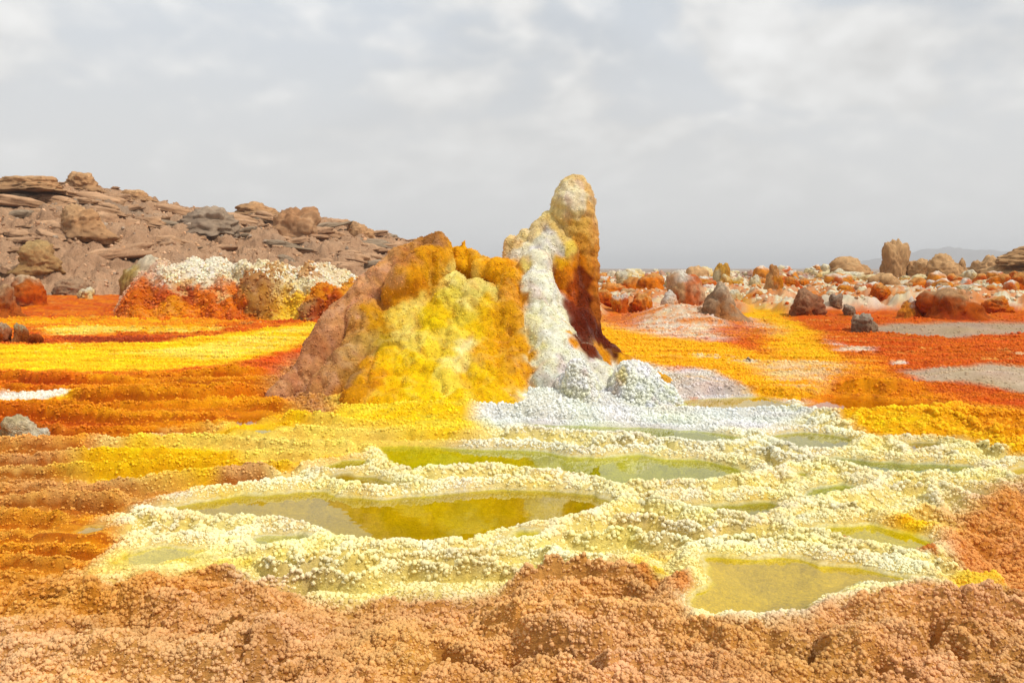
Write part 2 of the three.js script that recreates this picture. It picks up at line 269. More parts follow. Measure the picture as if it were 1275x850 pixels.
L(C(222, 214, 206), C(214, 196, 180), 'm', 0.012, [[826, 466], [850, 461], [882, 461], [915, 478], [935, 490], [890, 496], [835, 498]]);
L(AMB, YEL, 'r', 0.012, [[1024, 516], [1060, 511], [1130, 510], [1190, 504], [1260, 512], [1420, 530], [1420, 582], [1275, 570], [1190, 548], [1100, 541], [1050, 530]], { rim: 1 });
L(ORA, AMB2, 'r', 0.03, [[1190, 508], [1275, 514], [1420, 524], [1420, 560], [1275, 545], [1220, 540]], { a: 0.85, rim: 1 });
// small tan tufts and islands in the cream crust
L(C(220, 158, 94), C(208, 134, 70), 'f', 0.01, [[782, 716], [798, 704], [816, 706], [828, 716], [806, 722]]);
L(C(216, 154, 98), C(204, 130, 72), 'f', 0.01, [[828, 726], [836, 714], [852, 714], [860, 728], [846, 736]]);
L(C(206, 130, 60), C(190, 104, 46), 'f', 0.004, [[1046, 672], [1052, 662], [1062, 664], [1062, 674]]);
L(C(206, 130, 60), C(190, 104, 46), 'f', 0.004, [[1142, 692], [1150, 680], [1164, 684], [1160, 694]]);
L(C(224, 164, 104), C(214, 144, 82), 'f', 0.03, [[1176, 634], [1230, 612], [1300, 606], [1500, 600], [1500, 760], [1300, 730], [1236, 712], [1186, 698]]);
L(C(244, 206, 90), C(236, 180, 70), 'm', 0.012, [[1206, 712], [1236, 706], [1256, 720], [1226, 724]]);
for (const l of LAYERS) l.m = l.f * l.bb[3] + 0.5;

const TUFTS = [[805, 716, 24, 0.02], [845, 730, 16, 0.02], [1054, 672, 9, 0.03], [1153, 690, 11, 0.03], [1190, 690, 40, 0.05], [1235, 640, 46, 0.05], [640, 775, 90, 0.03], [480, 785, 80, 0.03], [300, 800, 60, 0.04], [120, 815, 90, 0.05], [560, 830, 60, 0.05], [1100, 770, 120, 0.05], [900, 810, 120, 0.04], [1230, 770, 70, 0.04], [340, 735, 50, 0.03], [60, 735, 60, 0.03], [690, 830, 60, 0.03]].map(([px, py, r, h]) => { const [x, D] = gp(px, py); return [x, D, r * D / F, h]; });
const HOLES = [[738, 757, 23, 0.13], [722, 752, 14, 0.07], [323, 828, 16, 0.06], [300, 818, 12, 0.05], [670, 742, 8, 0.04]].map(([px, py, r, h]) => { const [x, D] = gp(px, py); return [x, D, r * D / F, h]; });
const CRACKS = [[[636, 800], [665, 808], [700, 814], [742, 826]], [[690, 838], [700, 850]], [[548, 790], [580, 805], [600, 812]], [[500, 838], [540, 815], [556, 800]], [[40, 740], [90, 738], [160, 734]], [[290, 730], [340, 732], [380, 726]], [[1100, 818], [1112, 822], [1130, 824]], [[1180, 796], [1205, 808], [1240, 804], [1275, 805]], [[1222, 826], [1240, 828]], [[960, 798], [990, 806], [1020, 800]], [[1140, 790], [1150, 795], [1168, 778]], [[0, 755], [30, 750]]].map(c => c.map(q => gp(q[0], q[1])));
function crackDist(x, y) { let d = 1e9; for (const c of CRACKS) for (let i = 1; i < c.length; i++) { const a = c[i - 1], b = c[i], ex = b[0] - a[0], ey = b[1] - a[1], t = clamp(((x - a[0]) * ex + (y - a[1]) * ey) / (ex * ex + ey * ey), 0, 1); const q = Math.hypot(x - a[0] - ex * t, y - a[1] - ey * t); if (q < d) d = q; } return d; }
// broad swells of the plain: [px, py, half width px, half depth m, height]
const SWELLS = [[850, 402, 90, 3.0, 0.35], [1200, 414, 110, 1.6, 0.18], [1230, 476, 110, 0.9, 0.16], [60, 384, 90, 3, 0.15], [720, 500, 110, 0.8, 0.08], [1140, 525, 120, 0.45, 0.07], [860, 480, 45, 0.6, 0.08], [1095, 486, 100, 0.32, 0.13], [905, 488, 60, 0.3, 0.08], [560, 504, 160, 0.85, 0.13], [420, 498, 110, 0.8, 0.12], [690, 500, 110, 0.8, 0.10]].map(([px, py, r, rd, h]) => { const [x, D] = gp(px, py); return [x, D, r * D / F, rd, h]; });
const lip = q => { const f = q - Math.floor(q); return f < 0.11 ? ss(0, 0.11, f) : f < 0.32 ? mix(1, 0.30, ss(0.13, 0.32, f)) : 0.30 * (1 - (f - 0.32) / 0.68); };   // a terrace: steep front, raised lip, flat behind
const saw = q => { const f = q - Math.floor(q); return f < 0.16 ? ss(0, 0.16, f) : 1 - ss(0.16, 1.05, f); };   // steep towards the viewer, gentle behind

const FLOOR = C(240, 220, 134);
const out = { h: 0, r: 0, g: 0, b: 0, nod: 0, pool: 1, big: 0 };
function ground(x, D, colourOnly) {
  const wS = n2(x * 2.3 + 5, D * 2.3), wS2 = n2(x * 2.1 - 11, D * 2.1 + 7), wB = n2(x * 0.31, D * 0.31 + 40), wB2 = n2(x * 0.33 + 60, D * 0.3);
  const far = ss(9, 22, D), ax = 0.09 + 0.5 * far, ad = 0.12 + 1.0 * far;
  const xx = x + wS * 0.10 + wB * ax, DD = D + wS2 * 0.13 + wB2 * ad * 0.6;
  const cn = clamp(0.5 + 0.75 * fbm2(x * 1.4 + 3, D * 2.6, 3) + 0.35 * n2(x * 7, D * 9), 0, 1);
  const hf = n2(x * 9 + 31, D * 9) + 0.6 * n2(x * 21, D * 17 + 5);
  const st = n2(x * 0.5 + 2, D * (D > 12 ? 2.2 : 3.1));
  // ground colours
  let r, g, b, f = 0, rr = 0, t = 0, m = 1, k = 0, gy = 0, w = 0, yg = 0, yelRim = 0;
  { const q = clamp(0.5 + 0.9 * fbm2(x * 0.6, D * 0.4, 4), 0, 1), p = clamp(0.5 + 0.22 * ss(48, 22, D) + 1.3 * fbm2(x * 0.55 + 9, D * 0.3 + 4, 4), 0, 1), fa = ss(55, 90, D);
    const pn = clamp(p + 0.16 * hf + 0.25 * n2(x * 3 + 4, D * 2), 0, 1); r = mix(mix(0.74, 0.60, pn), mix(0.42, 0.33, q), fa); g = mix(mix(0.60, 0.19, pn * ss(0.45, 0.62, pn)), mix(0.31, 0.23, q), fa); b = mix(mix(0.42, 0.03, pn * ss(0.42, 0.6, pn)), mix(0.22, 0.16, q), fa); if (D < 20) { const a = 1 - ss(14, 20, D), cr = CREAM; r = mix(r, cr[0], a); g = mix(g, cr[1], a); b = mix(b, cr[2], a); k = 1 - a; rr = a; m = 0; } else { k = 1; m = 0; } }
  for (const l of LAYERS) {
    if (xx < l.bb[0] - l.m || xx > l.bb[1] + l.m || DD < l.bb[2] - l.m || DD > l.bb[3] + l.m) continue;
    const fw = l.f * D, d = sdPoly(l.w, xx, DD); if (d > fw) continue;
    const a = (1 - ss(-fw, fw, d)) * l.a, n = l.s === 't' || l.s === 'y' ? clamp(cn + 0.5 * st, 0, 1) : l.s === 'm' ? clamp(0.45 + (cn - 0.5) * 1.5 + 0.9 * st + 0.5 * hf, 0, 1) : clamp(cn + 0.3 * hf, 0, 1);
    r = mix(r, mix(l.c1[0], l.c2[0], n), a); g = mix(g, mix(l.c1[1], l.c2[1], n), a); b = mix(b, mix(l.c1[2], l.c2[2], n), a);
    f *= 1 - a; rr *= 1 - a; t *= 1 - a; m *= 1 - a; k *= 1 - a; gy *= 1 - a; w *= 1 - a; yg *= 1 - a; yelRim *= 1 - a; if (l.o) yelRim += a;
    if (l.s === 'f') f += a; else if (l.s === 'r') rr += a; else if (l.s === 't') t += a; else if (l.s === 'y') { t += a; yg += a; } else if (l.s === 'm') m += a; else if (l.s === 'k') k += a; else if (l.s === 'g') gy += a; else w += a;
  }
  if (m + t > 0.05) { const q = (m + 0.5 * t) * ss(0.34, 0.62, fbm2(x * 1.1 + 77, D * 2.6 + 5, 4) + 0.22 * hf), q2 = (m + 0.4 * t) * ss(0.30, 0.6, fbm2(x * 0.9 - 77, D * 2.1 + 15, 4) + 0.2 * hf); r = mix(r, 0.80, q * 0.62); g = mix(g, 0.47, q * 0.62); b = mix(b, 0.10, q * 0.62); r = mix(r, 0.42, q2 * 0.5); g = mix(g, 0.10, q2 * 0.5); b = mix(b, 0.006, q2 * 0.5); }
  const tone = 1 + (0.09 + 0.12 * m) * hf + 0.10 * n2(x * 3.7, D * 3.7) + 0.10 * n2(x * 0.9 + 20, D * 1.3);
  r *= tone; g *= tone * (1 + 0.06 * n2(x * 2.2 + 50, D * 2.9)); b *= tone * (1 + 0.15 * n2(x * 1.6 - 30, D * 2.2));
  // pools
  let pd = 1e9, P0 = null, hs = 0, ws = 0, wm = 0;
  if (D < 16) {
    const px = x + 0.035 * n2(x * 5.1, D * 5.1) + 0.012 * n2(x * 14, D * 14), pD = D + 0.05 * n2(x * 4.3 + 9, D * 4.3) + 0.018 * n2(x * 13 + 3, D * 13);
    for (const P of POOLS) {
      if (px < P.bb[0] - 0.3 || px > P.bb[1] + 0.3 || pD < P.bb[2] - 0.3 || pD > P.bb[3] + 0.3) continue;
      const d = sdPoly(P.w, px, pD); if (d < pd) { pd = d; P0 = P; }
      const wi = 1 - ss(0.15, 0.27, d); if (wi <= 0) continue;
      const rim = P.rim * (D > 7 ? 0.6 : 0.9), hi = d < 0 ? P.lev - P.dep * ss(0, 0.30, -d) - 0.02 * ss(0, 0.05, -d) : P.lev + rim * ss(-0.01, 0.05, d) * (1 + 0.3 * n2(x * 3, D * 3)) - (rim * 0.8 + 0.03) * ss(0.09, 0.21, d) - 0.004;
      hs += wi * wi * hi; ws += wi * wi; if (wi > wm) wm = wi;
    }
  }
  if (P0 && pd < 0.02) { const a = ss(0.02, -0.05, pd); const v = 1 + 0.35 * fbm2(x * 1.7, D * 4, 3); r = mix(r, P0.bed[0] * v, a); g = mix(g, P0.bed[1] * v, a); b = mix(b, P0.bed[2] * v, a); }
  out.r = clamp(r, 0.004, 0.86); out.g = clamp(g, 0.004, 0.86); out.b = clamp(b, 0.004, 0.86);
  out.pool = pd; out.nod = (f * 1.0 + rr * 1.0 + t * 0.9 + w * 0.9 + m * (0.34 + 0.36 * ss(7, 10, D)) + k * 0.35 + gy * 0.1) * (pd < 0.012 ? 0 : 1); out.big = rr + 0.5 * w; out.lump = f; out.kk = k; out.tt = t;
  if (colourOnly) return out;
  // relief
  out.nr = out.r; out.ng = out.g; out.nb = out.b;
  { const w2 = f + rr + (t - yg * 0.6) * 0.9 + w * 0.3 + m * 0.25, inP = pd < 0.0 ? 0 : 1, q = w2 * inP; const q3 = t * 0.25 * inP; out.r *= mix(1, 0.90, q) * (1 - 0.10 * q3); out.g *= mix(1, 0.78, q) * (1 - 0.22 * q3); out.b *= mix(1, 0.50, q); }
  let h = base(D), micro = 0, lipM = 1, lipR = 1;
  for (const s of SWELLS) { const q = ((x - s[0]) / s[2]) ** 2 + ((D - s[1]) / s[3]) ** 2; if (q < 1) h += s[4] * (1 - q) * (1 - q); }
  if (f > 0.01) {
    const q = D * 1.9 + 1.5 * fbm2(x * 0.9 + 4, D * 0.9, 3) + 0.25 * x, q2 = D * 4.6 - 0.5 * x + 1.6 * fbm2(x * 1.6 + 14, D * 1.9, 3), on = ss(-0.25, 0.25, n2(x * 1.1, D * 1.4 + 6));
    const fr = ss(4.9, 4.3, D); h += f * (mix(0.035, 0.085, fr) * fbm2(x * 1.7, D * 2.0, 3) + mix(0.03, 0.10, fr) * saw(q) * on + 0.045 * saw(q2) * (0.4 + on * 0.6) + 0.026 * n2(x * 6, D * 7) - 0.03 * (1 - fr));
    for (const T of TUFTS) { const q = ((x - T[0]) / T[2]) ** 2 + ((D - T[1]) / (T[2] * 1.3)) ** 2; if (q < 1) h += T[3] * (1 - q) * f; }
    for (const H of HOLES) { const q = ((x - H[0]) / H[2]) ** 2 + ((D - H[1]) / (H[2] * 1.7)) ** 2; if (q < 1.4) h -= 1.5 * H[3] * (1 - ss(0.45, 1.25, q)); }
    if (D < 5.2) { const cd = crackDist(x + 0.03 * wS, D + 0.03 * wS2); if (cd < 0.08) h -= 0.14 * (1 - ss(0.012, 0.06, cd)); }
    micro += f * (0.050 * knob2(x, D, 0.12) * ss(-0.3, 0.3, n2(x * 2.1, D * 2.1 + 30)) + 0.034 * knob2(x + 5, D, 0.058) + 0.014 * knob2(x + 3, D + 3, 0.03));
  }
  if (t > 0.01) {
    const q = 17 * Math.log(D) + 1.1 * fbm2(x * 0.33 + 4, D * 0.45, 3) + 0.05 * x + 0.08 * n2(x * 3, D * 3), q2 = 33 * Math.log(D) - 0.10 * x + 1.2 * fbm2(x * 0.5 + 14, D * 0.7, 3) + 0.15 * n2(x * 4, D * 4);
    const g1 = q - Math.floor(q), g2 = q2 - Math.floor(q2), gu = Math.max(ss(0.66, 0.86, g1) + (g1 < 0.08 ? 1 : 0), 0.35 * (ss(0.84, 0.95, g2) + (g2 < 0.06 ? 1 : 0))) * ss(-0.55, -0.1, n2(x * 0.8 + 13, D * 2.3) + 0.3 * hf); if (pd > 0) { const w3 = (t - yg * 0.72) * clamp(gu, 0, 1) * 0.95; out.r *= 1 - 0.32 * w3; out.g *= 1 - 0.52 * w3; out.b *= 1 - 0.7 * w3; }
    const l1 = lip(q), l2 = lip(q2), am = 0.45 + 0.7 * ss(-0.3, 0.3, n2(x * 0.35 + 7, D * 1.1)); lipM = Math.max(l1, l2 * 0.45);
    h += t * (0.12 * l1 * am + 0.025 * l2 + 0.015 * n2(x * 2.4, D * 2.4));
    micro += t * (0.032 * knob2(x, D, 0.10) + 0.012 * n2(x * 11, D * 13) + 0.010 * knob2(x + 7, D, 0.04));
  }
  if (rr > 0.01) {
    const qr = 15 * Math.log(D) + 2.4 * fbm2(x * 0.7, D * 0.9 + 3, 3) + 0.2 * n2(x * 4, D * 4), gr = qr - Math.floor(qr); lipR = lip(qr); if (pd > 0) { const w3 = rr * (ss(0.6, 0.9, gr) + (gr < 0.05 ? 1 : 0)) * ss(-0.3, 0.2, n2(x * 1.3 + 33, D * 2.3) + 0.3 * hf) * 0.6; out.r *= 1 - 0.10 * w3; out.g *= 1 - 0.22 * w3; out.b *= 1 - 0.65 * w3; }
    h += rr * (0.03 * fbm2(x * 2.2 + 9, D * 2.6, 3) + 0.06 * lipR);
    micro += rr * (0.040 * knob2(x, D, 0.13) + 0.028 * knob2(x + 9, D, 0.065) + 0.011 * knob2(x + 2, D, 0.03)) * (0.18 + 0.82 * Math.max(lipR, wm, yelRim));
  }
  if (w > 0.01) { h += w * 0.03 * fbm2(x * 1.6, D * 2, 3); micro += w * (0.022 * knob2(x, D, 0.11) + 0.010 * knob2(x, D, 0.05)); }
  if (m > 0.01) { h += m * (0.016 + 0.045 * far) * lip(15 * Math.log(D) + 1.7 * fbm2(x * 0.25, D * 0.4, 3)); micro += m * (0.010 * n2(x * 5, D * 6) + 0.05 * far * fbm2(x * 1.3, D * 1.3, 4) + 0.012 * knob2(x, D, 0.10) + 0.05 * far * knob2(x + 2, D, 0.45)); }
  if (gy > 0.01) micro += gy * (0.05 * fbm2(x * 1.1, D * 1.1, 4));
  if (k > 0.01) { const e = 1 - ss(200, 600, D); h += k * e * (0.30 * Math.abs(fbm2(x * 0.5, D * 0.5, 3)) + 0.18 * knob2(x, D, 1.7) * ss(-0.35, 0.3, n2(x * 0.2, D * 0.2)) + 0.22 * knob2(x, D, 0.75) + 0.26 * fbm2(x * 2, D * 1.7, 4) + 0.14 * knob2(x + 8, D, 0.33) + 0.14 * Math.pow(Math.max(0, 1 - 2.0 * Math.abs(fbm2(x * 0.42 + 3, D * 0.36 + 11, 3))), 3) * ss(-0.3, 0.2, n2(x * 0.16 + 5, D * 0.16)) * ss(15, 26, D)); }
  h -= 0.115 * f + 0.062 * rr + 0.07 * t + 0.022 * w;
  if (ws > 0) { const hp = hs / ws; const inside = pd < 0; h = mix(h, hp, wm); micro *= inside ? 0.25 * ss(0.10, 0, -pd) : mix(1, 0.3 + 0.4 * ss(0.02, 0.12, pd), wm); }
  if (pd > 0.012) {
    const dam = Math.max(1 - ss(0.11, 0.16, pd), ss(0.35, 0.6, lipR)), fl = rr * (1 - dam), fc = yelRim > 0.3 ? 0 : fl * 0.55;
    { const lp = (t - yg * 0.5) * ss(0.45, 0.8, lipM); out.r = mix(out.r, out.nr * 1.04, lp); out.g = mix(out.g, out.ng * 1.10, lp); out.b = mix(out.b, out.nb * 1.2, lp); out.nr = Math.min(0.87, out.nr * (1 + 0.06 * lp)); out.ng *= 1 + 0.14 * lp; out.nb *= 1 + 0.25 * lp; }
    out.nod *= 1 - t * 0.85 * (1 - ss(0.3, 0.6, lipM)) - 0.72 * fl; out.big *= 1 - 0.5 * (1 - dam);
    out.r = mix(out.r, FLOOR[0], fc); out.g = mix(out.g, FLOOR[1], fc); out.b = mix(out.b, FLOOR[2], fc); out.nr = mix(out.nr, FLOOR[0] * 1.05, fc * 0.7); out.ng = mix(out.ng, FLOOR[1] * 1.08, fc * 0.7); out.nb = mix(out.nb, FLOOR[2] * 1.3, fc * 0.7);
  }
  out.h = h + micro;
  return out;
}

// ---------------------------------------------------------------- the ground: one sheet from before the camera to the horizon
{
  const Ds = []; let D = 1.9; while (D < 3) { Ds.push(D); D *= 1.006; } while (D < 12) { Ds.push(D); D *= 1.0029; } while (D < 62) { Ds.push(D); D *= 1.0058; } while (D < 160) { Ds.push(D); D *= 1.014; } while (D < 12000) { Ds.push(D); D *= 1.16; } Ds.push(14000);
  const nc = 900, nr = Ds.length, S = 0.72, pos = new Float32Array(nc * nr * 3), col = new Float32Array(nc * nr * 3), uv = new Float32Array(nc * nr * 2), idx = new Uint32Array((nc - 1) * (nr - 1) * 6);
  let p = 0, q = 0;
  for (let j = 0; j < nr; j++) for (let i = 0; i < nc; i++) {
    const d = Ds[j], x = (i / (nc - 1) * 2 - 1) * (S * d * (d > 160 ? 1.3 : 1) + 1.3), o = ground(x, d);
    pos[p] = x; pos[p + 1] = o.h; pos[p + 2] = -d; col[p] = o.r; col[p + 1] = o.g; col[p + 2] = o.b; p += 3; uv[q] = x / 0.7; uv[q + 1] = (d + 1.2 * o.h) / 0.7; q += 2;
  }
  let t = 0; for (let j = 0; j < nr - 1; j++) for (let i = 0; i < nc - 1; i++) { const a = j * nc + i, b = a + 1, c = a + nc, e = c + 1; idx[t++] = a; idx[t++] = b; idx[t++] = e; idx[t++] = a; idx[t++] = e; idx[t++] = c; }
  const g = new THREE.BufferGeometry(); g.setAttribute('position', new THREE.BufferAttribute(pos, 3)); g.setAttribute('color', new THREE.BufferAttribute(col, 3)); g.setAttribute('uv', new THREE.BufferAttribute(uv, 2)); g.setIndex(new THREE.BufferAttribute(idx, 1)); g.computeVertexNormals();
  tag(add('ground', g, crustMat), 'crusted salt and sulphur ground with terraces of tan, orange and cream', 'ground', null, 'structure');
  console.log('ground rows', nr, 'tris', idx.length / 3);
}
// ---------------------------------------------------------------- pool water
for (const P of POOLS) {
  const cx = P.w.reduce((s, q) => s + q[0], 0) / P.w.length, cd = P.w.reduce((s, q) => s + q[1], 0) / P.w.length;
  const n = P.w.length, grown = P.w.map((q, i) => { const a = P.w[(i + n - 1) % n], b = P.w[(i + 1) % n]; let nx = b[1] - a[1], ny = -(b[0] - a[0]); const l = Math.hypot(nx, ny) || 1; nx /= l; ny /= l; const s = sdPoly(P.w, q[0] + nx * 0.02, q[1] + ny * 0.02) > 0 ? 1 : -1; return [q[0] + s * nx * 0.06, q[1] + s * ny * 0.06]; });
  const sh = new THREE.Shape(grown.map(q => new THREE.Vector2(q[0] - cx, q[1] - cd)));
  const g = new THREE.ShapeGeometry(sh); g.rotateX(-Math.PI / 2);
  const ps = g.attributes.position, uv = g.attributes.uv; for (let i = 0; i < ps.count; i++) uv.setXY(i, (ps.getX(i) + cx) / 1.1, (ps.getZ(i) - cd) / 1.1);
  const mat = new THREE.MeshPhysicalMaterial({ color: new THREE.Color().setRGB(...P.tint), transmission: 1, thickness: 0, roughness: 0.02, ior: 1.33, bumpMap: ripple, bumpScale: 0.0006 });
  const m = add('water', g, mat); m.position.set(cx, P.lev, -cd); m.castShadow = false;
  tag(m, P.n, 'pool', null, 'structure');
}
// ---------------------------------------------------------------- crust nodules (popcorn) on the ground
function nodGeo(seed, detail) {
  let g = new THREE.IcosahedronGeometry(1, detail); g.deleteAttribute('uv'); g.deleteAttribute('normal'); g = mergeVertices(g, 1e-4);
  const p = g.attributes.position; for (let i = 0; i < p.count; i++) { const x = p.getX(i), y = p.getY(i), z = p.getZ(i), s = 1 + 0.42 * n3(x * 1.6 + seed, y * 1.6, z * 1.6) + 0.36 * n3(x * 3.0, y * 3.0 + seed, z * 3.0); p.setXYZ(i, x * s, y * s * 0.92, z * s); }
  g.computeVertexNormals(); return g;
}
const NODS = [nodGeo(1.7, 2), nodGeo(8.3, 2), nodGeo(15.1, 2)];
const dummy = new THREE.Object3D(), tmpC = new THREE.Color();
function scatter(name, label, items, parent = scene, mat = nodMat) {   // items: [x, y, z, r, R, G, B]
  const per = NODS.map(() => []); items.forEach((q, i) => per[i % NODS.length].push(q));
  per.forEach((list, k) => {
    if (!list.length) return;
    const im = shadow(new THREE.InstancedMesh(NODS[k], mat, list.length)); im.name = parent === scene ? numbered(name) : name;
    list.forEach((q, i) => { dummy.position.set(q[0], q[1], q[2]); dummy.rotation.set(rnd() * 6.28, rnd() * 6.28, rnd() * 6.28); dummy.scale.set(q[3] * (0.8 + 0.4 * rnd()), q[3] * (0.8 + 0.4 * rnd()), q[3] * (0.8 + 0.4 * rnd())); dummy.updateMatrix(); im.setMatrixAt(i, dummy.matrix); im.setColorAt(i, tmpC.setRGB(q[4], q[5], q[6])); });
    tag(im, parent === scene ? label : null, parent === scene ? 'salt crust' : null, null, 'stuff'); parent.add(im);
  });
}
{
  const R = mulberry(77), items = [], N = 980000, l0 = Math.log(2.6), l1 = Math.log(24);
  for (let i = 0; i < N; i++) {
    const D = Math.exp(l0 + (l1 - l0) * R()), x = (R() * 2 - 1) * (0.60 * D + 0.9), a = R(), b = R(), c = R(), e = R();
    if (a > 0.6 + 0.9 * ss(-0.4, 0.4, n2(x * 1.9 + 70, D * 2.3))) continue;
    const o = ground(x, D); if (e > o.nod * (1 - 0.92 * ss(13, 24, D))) continue;
    if (D < 5.2 && o.lump > 0.5 && (crackDist(x, D) < 0.03 || HOLES.some(H => ((x - H[0]) / H[2]) ** 2 + ((D - H[1]) / (H[2] * 1.7)) ** 2 < 0.6))) continue;
    if (Math.abs(o.pool) > 1e8 ? false : o.pool < 0.012) continue;
    const { nr: r, ng: g, nb: bl } = o, big = o.big, lum = o.lump;
    const rad = (0.0053 + 0.0024 * big + 0.0008 * lum - 0.0010 * o.tt) * Math.pow(D / 4, 0.60) * (0.34 + 1.5 * b * b * b + 0.35 * c) * (o.pool < 0.2 ? mix(0.6, 1, ss(0, 0.15, o.pool)) : 1), v = 0.88 + 0.22 * c, p = 0.03 * c;
    items.push([x, out.h + rad * 0.08, -D, rad, Math.min(0.88, r * v * (1 - p) + p * 0.78), Math.min(0.88, g * v * (1 - p) + p * 0.66), Math.min(0.85, bl * v * (1 - p) + p * 0.46)]);
  }
  console.log('nodules', items.length);
  scatter('salt_nodules', 'popcorn salt nodules covering the terraces and the crust around the pools', items);
}

// ---------------------------------------------------------------- solids from joined rounded cones
function smin(a, b, k) { const h = Math.max(k - Math.abs(a - b), 0) / k; return Math.min(a, b) - h * h * k * 0.25; }
function cone(a, b, ra, rb) {                      // tapered capsule, close enough to its distance
  const ex = b[0] - a[0], ey = b[1] - a[1], ez = b[2] - a[2], l = ex * ex + ey * ey + ez * ez + 1e-9;
  return (x, y, z) => { const wx = x - a[0], wy = y - a[1], wz = z - a[2], t = clamp((wx * ex + wy * ey + wz * ez) / l, 0, 1); return Math.hypot(wx - ex * t, wy - ey * t, wz - ez * t) - mix(ra, rb, t); };
}
function chain(list) { const r = []; for (let i = 1; i < list.length; i++) r.push(cone(list[i - 1].p, list[i].p, list[i - 1].r, list[i].r)); if (list.length === 1) r.push(cone(list[0].p, list[0].p, list[0].r, list[0].r)); return r; }
const K = (px, py, D, rpx) => ({ p: at(px, py, D), r: rpx * D / F });
function netSurface(sdf, lo, hi, c) {
  const nx = Math.ceil((hi[0] - lo[0]) / c) + 1, ny = Math.ceil((hi[1] - lo[1]) / c) + 1, nz = Math.ceil((hi[2] - lo[2]) / c) + 1, f = new Float32Array(nx * ny * nz), id = (i, j, k) => i + nx * (j + ny * k), B = 8;
  for (let k0 = 0; k0 < nz; k0 += B) for (let j0 = 0; j0 < ny; j0 += B) for (let i0 = 0; i0 < nx; i0 += B) {
    const v = sdf(lo[0] + (i0 + 3.5) * c, lo[1] + (j0 + 3.5) * c, lo[2] + (k0 + 3.5) * c), skip = Math.abs(v) > 8.5 * c + 0.15;
    for (let k = k0; k < Math.min(nz, k0 + B); k++) for (let j = j0; j < Math.min(ny, j0 + B); j++) for (let i = i0; i < Math.min(nx, i0 + B); i++) f[id(i, j, k)] = skip ? v : sdf(lo[0] + i * c, lo[1] + j * c, lo[2] + k * c);
  }
  const map = new Map(), pos = [], tri = [];
  for (let k = 0; k < nz - 1; k++) for (let j = 0; j < ny - 1; j++) for (let i = 0; i < nx - 1; i++) {
    const b0 = id(i, j, k); let sg = 0; const v = [];
    for (let m = 0; m < 8; m++) { const q = f[b0 + (m & 1) + nx * (((m >> 1) & 1) + ny * (m >> 2))]; v.push(q); if (q < 0) sg |= 1 << m; }
    if (sg === 0 || sg === 255) continue;
    let n = 0, X = 0, Y = 0, Z = 0;
    for (let m = 0; m < 8; m++) for (const bit of [1, 2, 4]) { if (m & bit) continue; const o = m | bit; if ((v[m] < 0) === (v[o] < 0)) continue; const t = v[m] / (v[m] - v[o]); X += (m & 1) + (bit === 1 ? t : 0); Y += ((m >> 1) & 1) + (bit === 2 ? t : 0); Z += (m >> 2) + (bit === 4 ? t : 0); n++; }
    map.set(b0, pos.length / 3); pos.push(lo[0] + (i + X / n) * c, lo[1] + (j + Y / n) * c, lo[2] + (k + Z / n) * c);
  }
  const quad = (a, b, d, e, flip) => { if (a === undefined || b === undefined || d === undefined || e === undefined) return; if (flip) tri.push(a, e, d, a, d, b); else tri.push(a, b, d, a, d, e); };
  for (const [b0] of map) {
    const i = b0 % nx, j = Math.floor(b0 / nx) % ny, k = Math.floor(b0 / (nx * ny));
    const s0 = f[b0] < 0;
    if (j > 0 && k > 0 && s0 !== (f[b0 + 1] < 0)) quad(map.get(b0), map.get(b0 - nx), map.get(b0 - nx - nx * ny), map.get(b0 - nx * ny), s0);
    if (i > 0 && k > 0 && s0 !== (f[b0 + nx] < 0)) quad(map.get(b0), map.get(b0 - nx * ny), map.get(b0 - 1 - nx * ny), map.get(b0 - 1), s0);
    if (i > 0 && j > 0 && s0 !== (f[b0 + nx * ny] < 0)) quad(map.get(b0), map.get(b0 - 1), map.get(b0 - 1 - nx), map.get(b0 - nx), s0);
  }
  const g = new THREE.BufferGeometry(); g.setAttribute('position', new THREE.BufferAttribute(new Float32Array(pos), 3)); g.setIndex(tri); g.computeVertexNormals();
  // outward?
  const p = g.attributes.position, nn = g.attributes.normal; let s = 0; for (let i = 0; i < p.count; i += 37) { const e = 0.01; s += Math.sign(sdf(p.getX(i) + nn.getX(i) * e, p.getY(i) + nn.getY(i) * e, p.getZ(i) + nn.getZ(i) * e) - sdf(p.getX(i), p.getY(i), p.getZ(i))); }
  if (s < 0) { const q = g.index.array; for (let i = 0; i < q.length; i += 3) { const t = q[i]; q[i] = q[i + 1]; q[i + 1] = t; } g.computeVertexNormals(); }
  return g;
}
// finish a solid: relief along the normal, colour, uv; moved so that its origin is o
function finish(g, o, disp, colour) {
  const p = g.attributes.position, n = g.attributes.normal, N = p.count, col = new Float32Array(N * 3), uv = new Float32Array(N * 2);
  for (let i = 0; i < N; i++) {
    const x = p.getX(i), y = p.getY(i), z = p.getZ(i), d = disp(x, y, z), c = colour(x, y, z, n.getX(i), n.getY(i), n.getZ(i));
    col[i * 3] = c[0]; col[i * 3 + 1] = c[1]; col[i * 3 + 2] = c[2];
    uv[i * 2] = (x + z * 0.15) / 0.8; uv[i * 2 + 1] = (y - z * 0.8) / 0.8;
    p.setXYZ(i, x + n.getX(i) * d - o[0], y + n.getY(i) * d - o[1], z + n.getZ(i) * d - o[2]);
  }
  g.setAttribute('color', new THREE.BufferAttribute(col, 3)); g.setAttribute('uv', new THREE.BufferAttribute(uv, 2)); g.computeVertexNormals(); return g;
}
function trace(sdf, px, py, D0, D1) { const [sx, sy] = ray(px, py), l = Math.hypot(1, sx, sy); let D = D0; for (let i = 0; i < 160 && D < D1; i++) { const v = sdf(sx * D, CAM_H + sy * D, -D); if (v < 0.004) return D; D += Math.max(v * 0.8, 0.004) / l; } return null; }
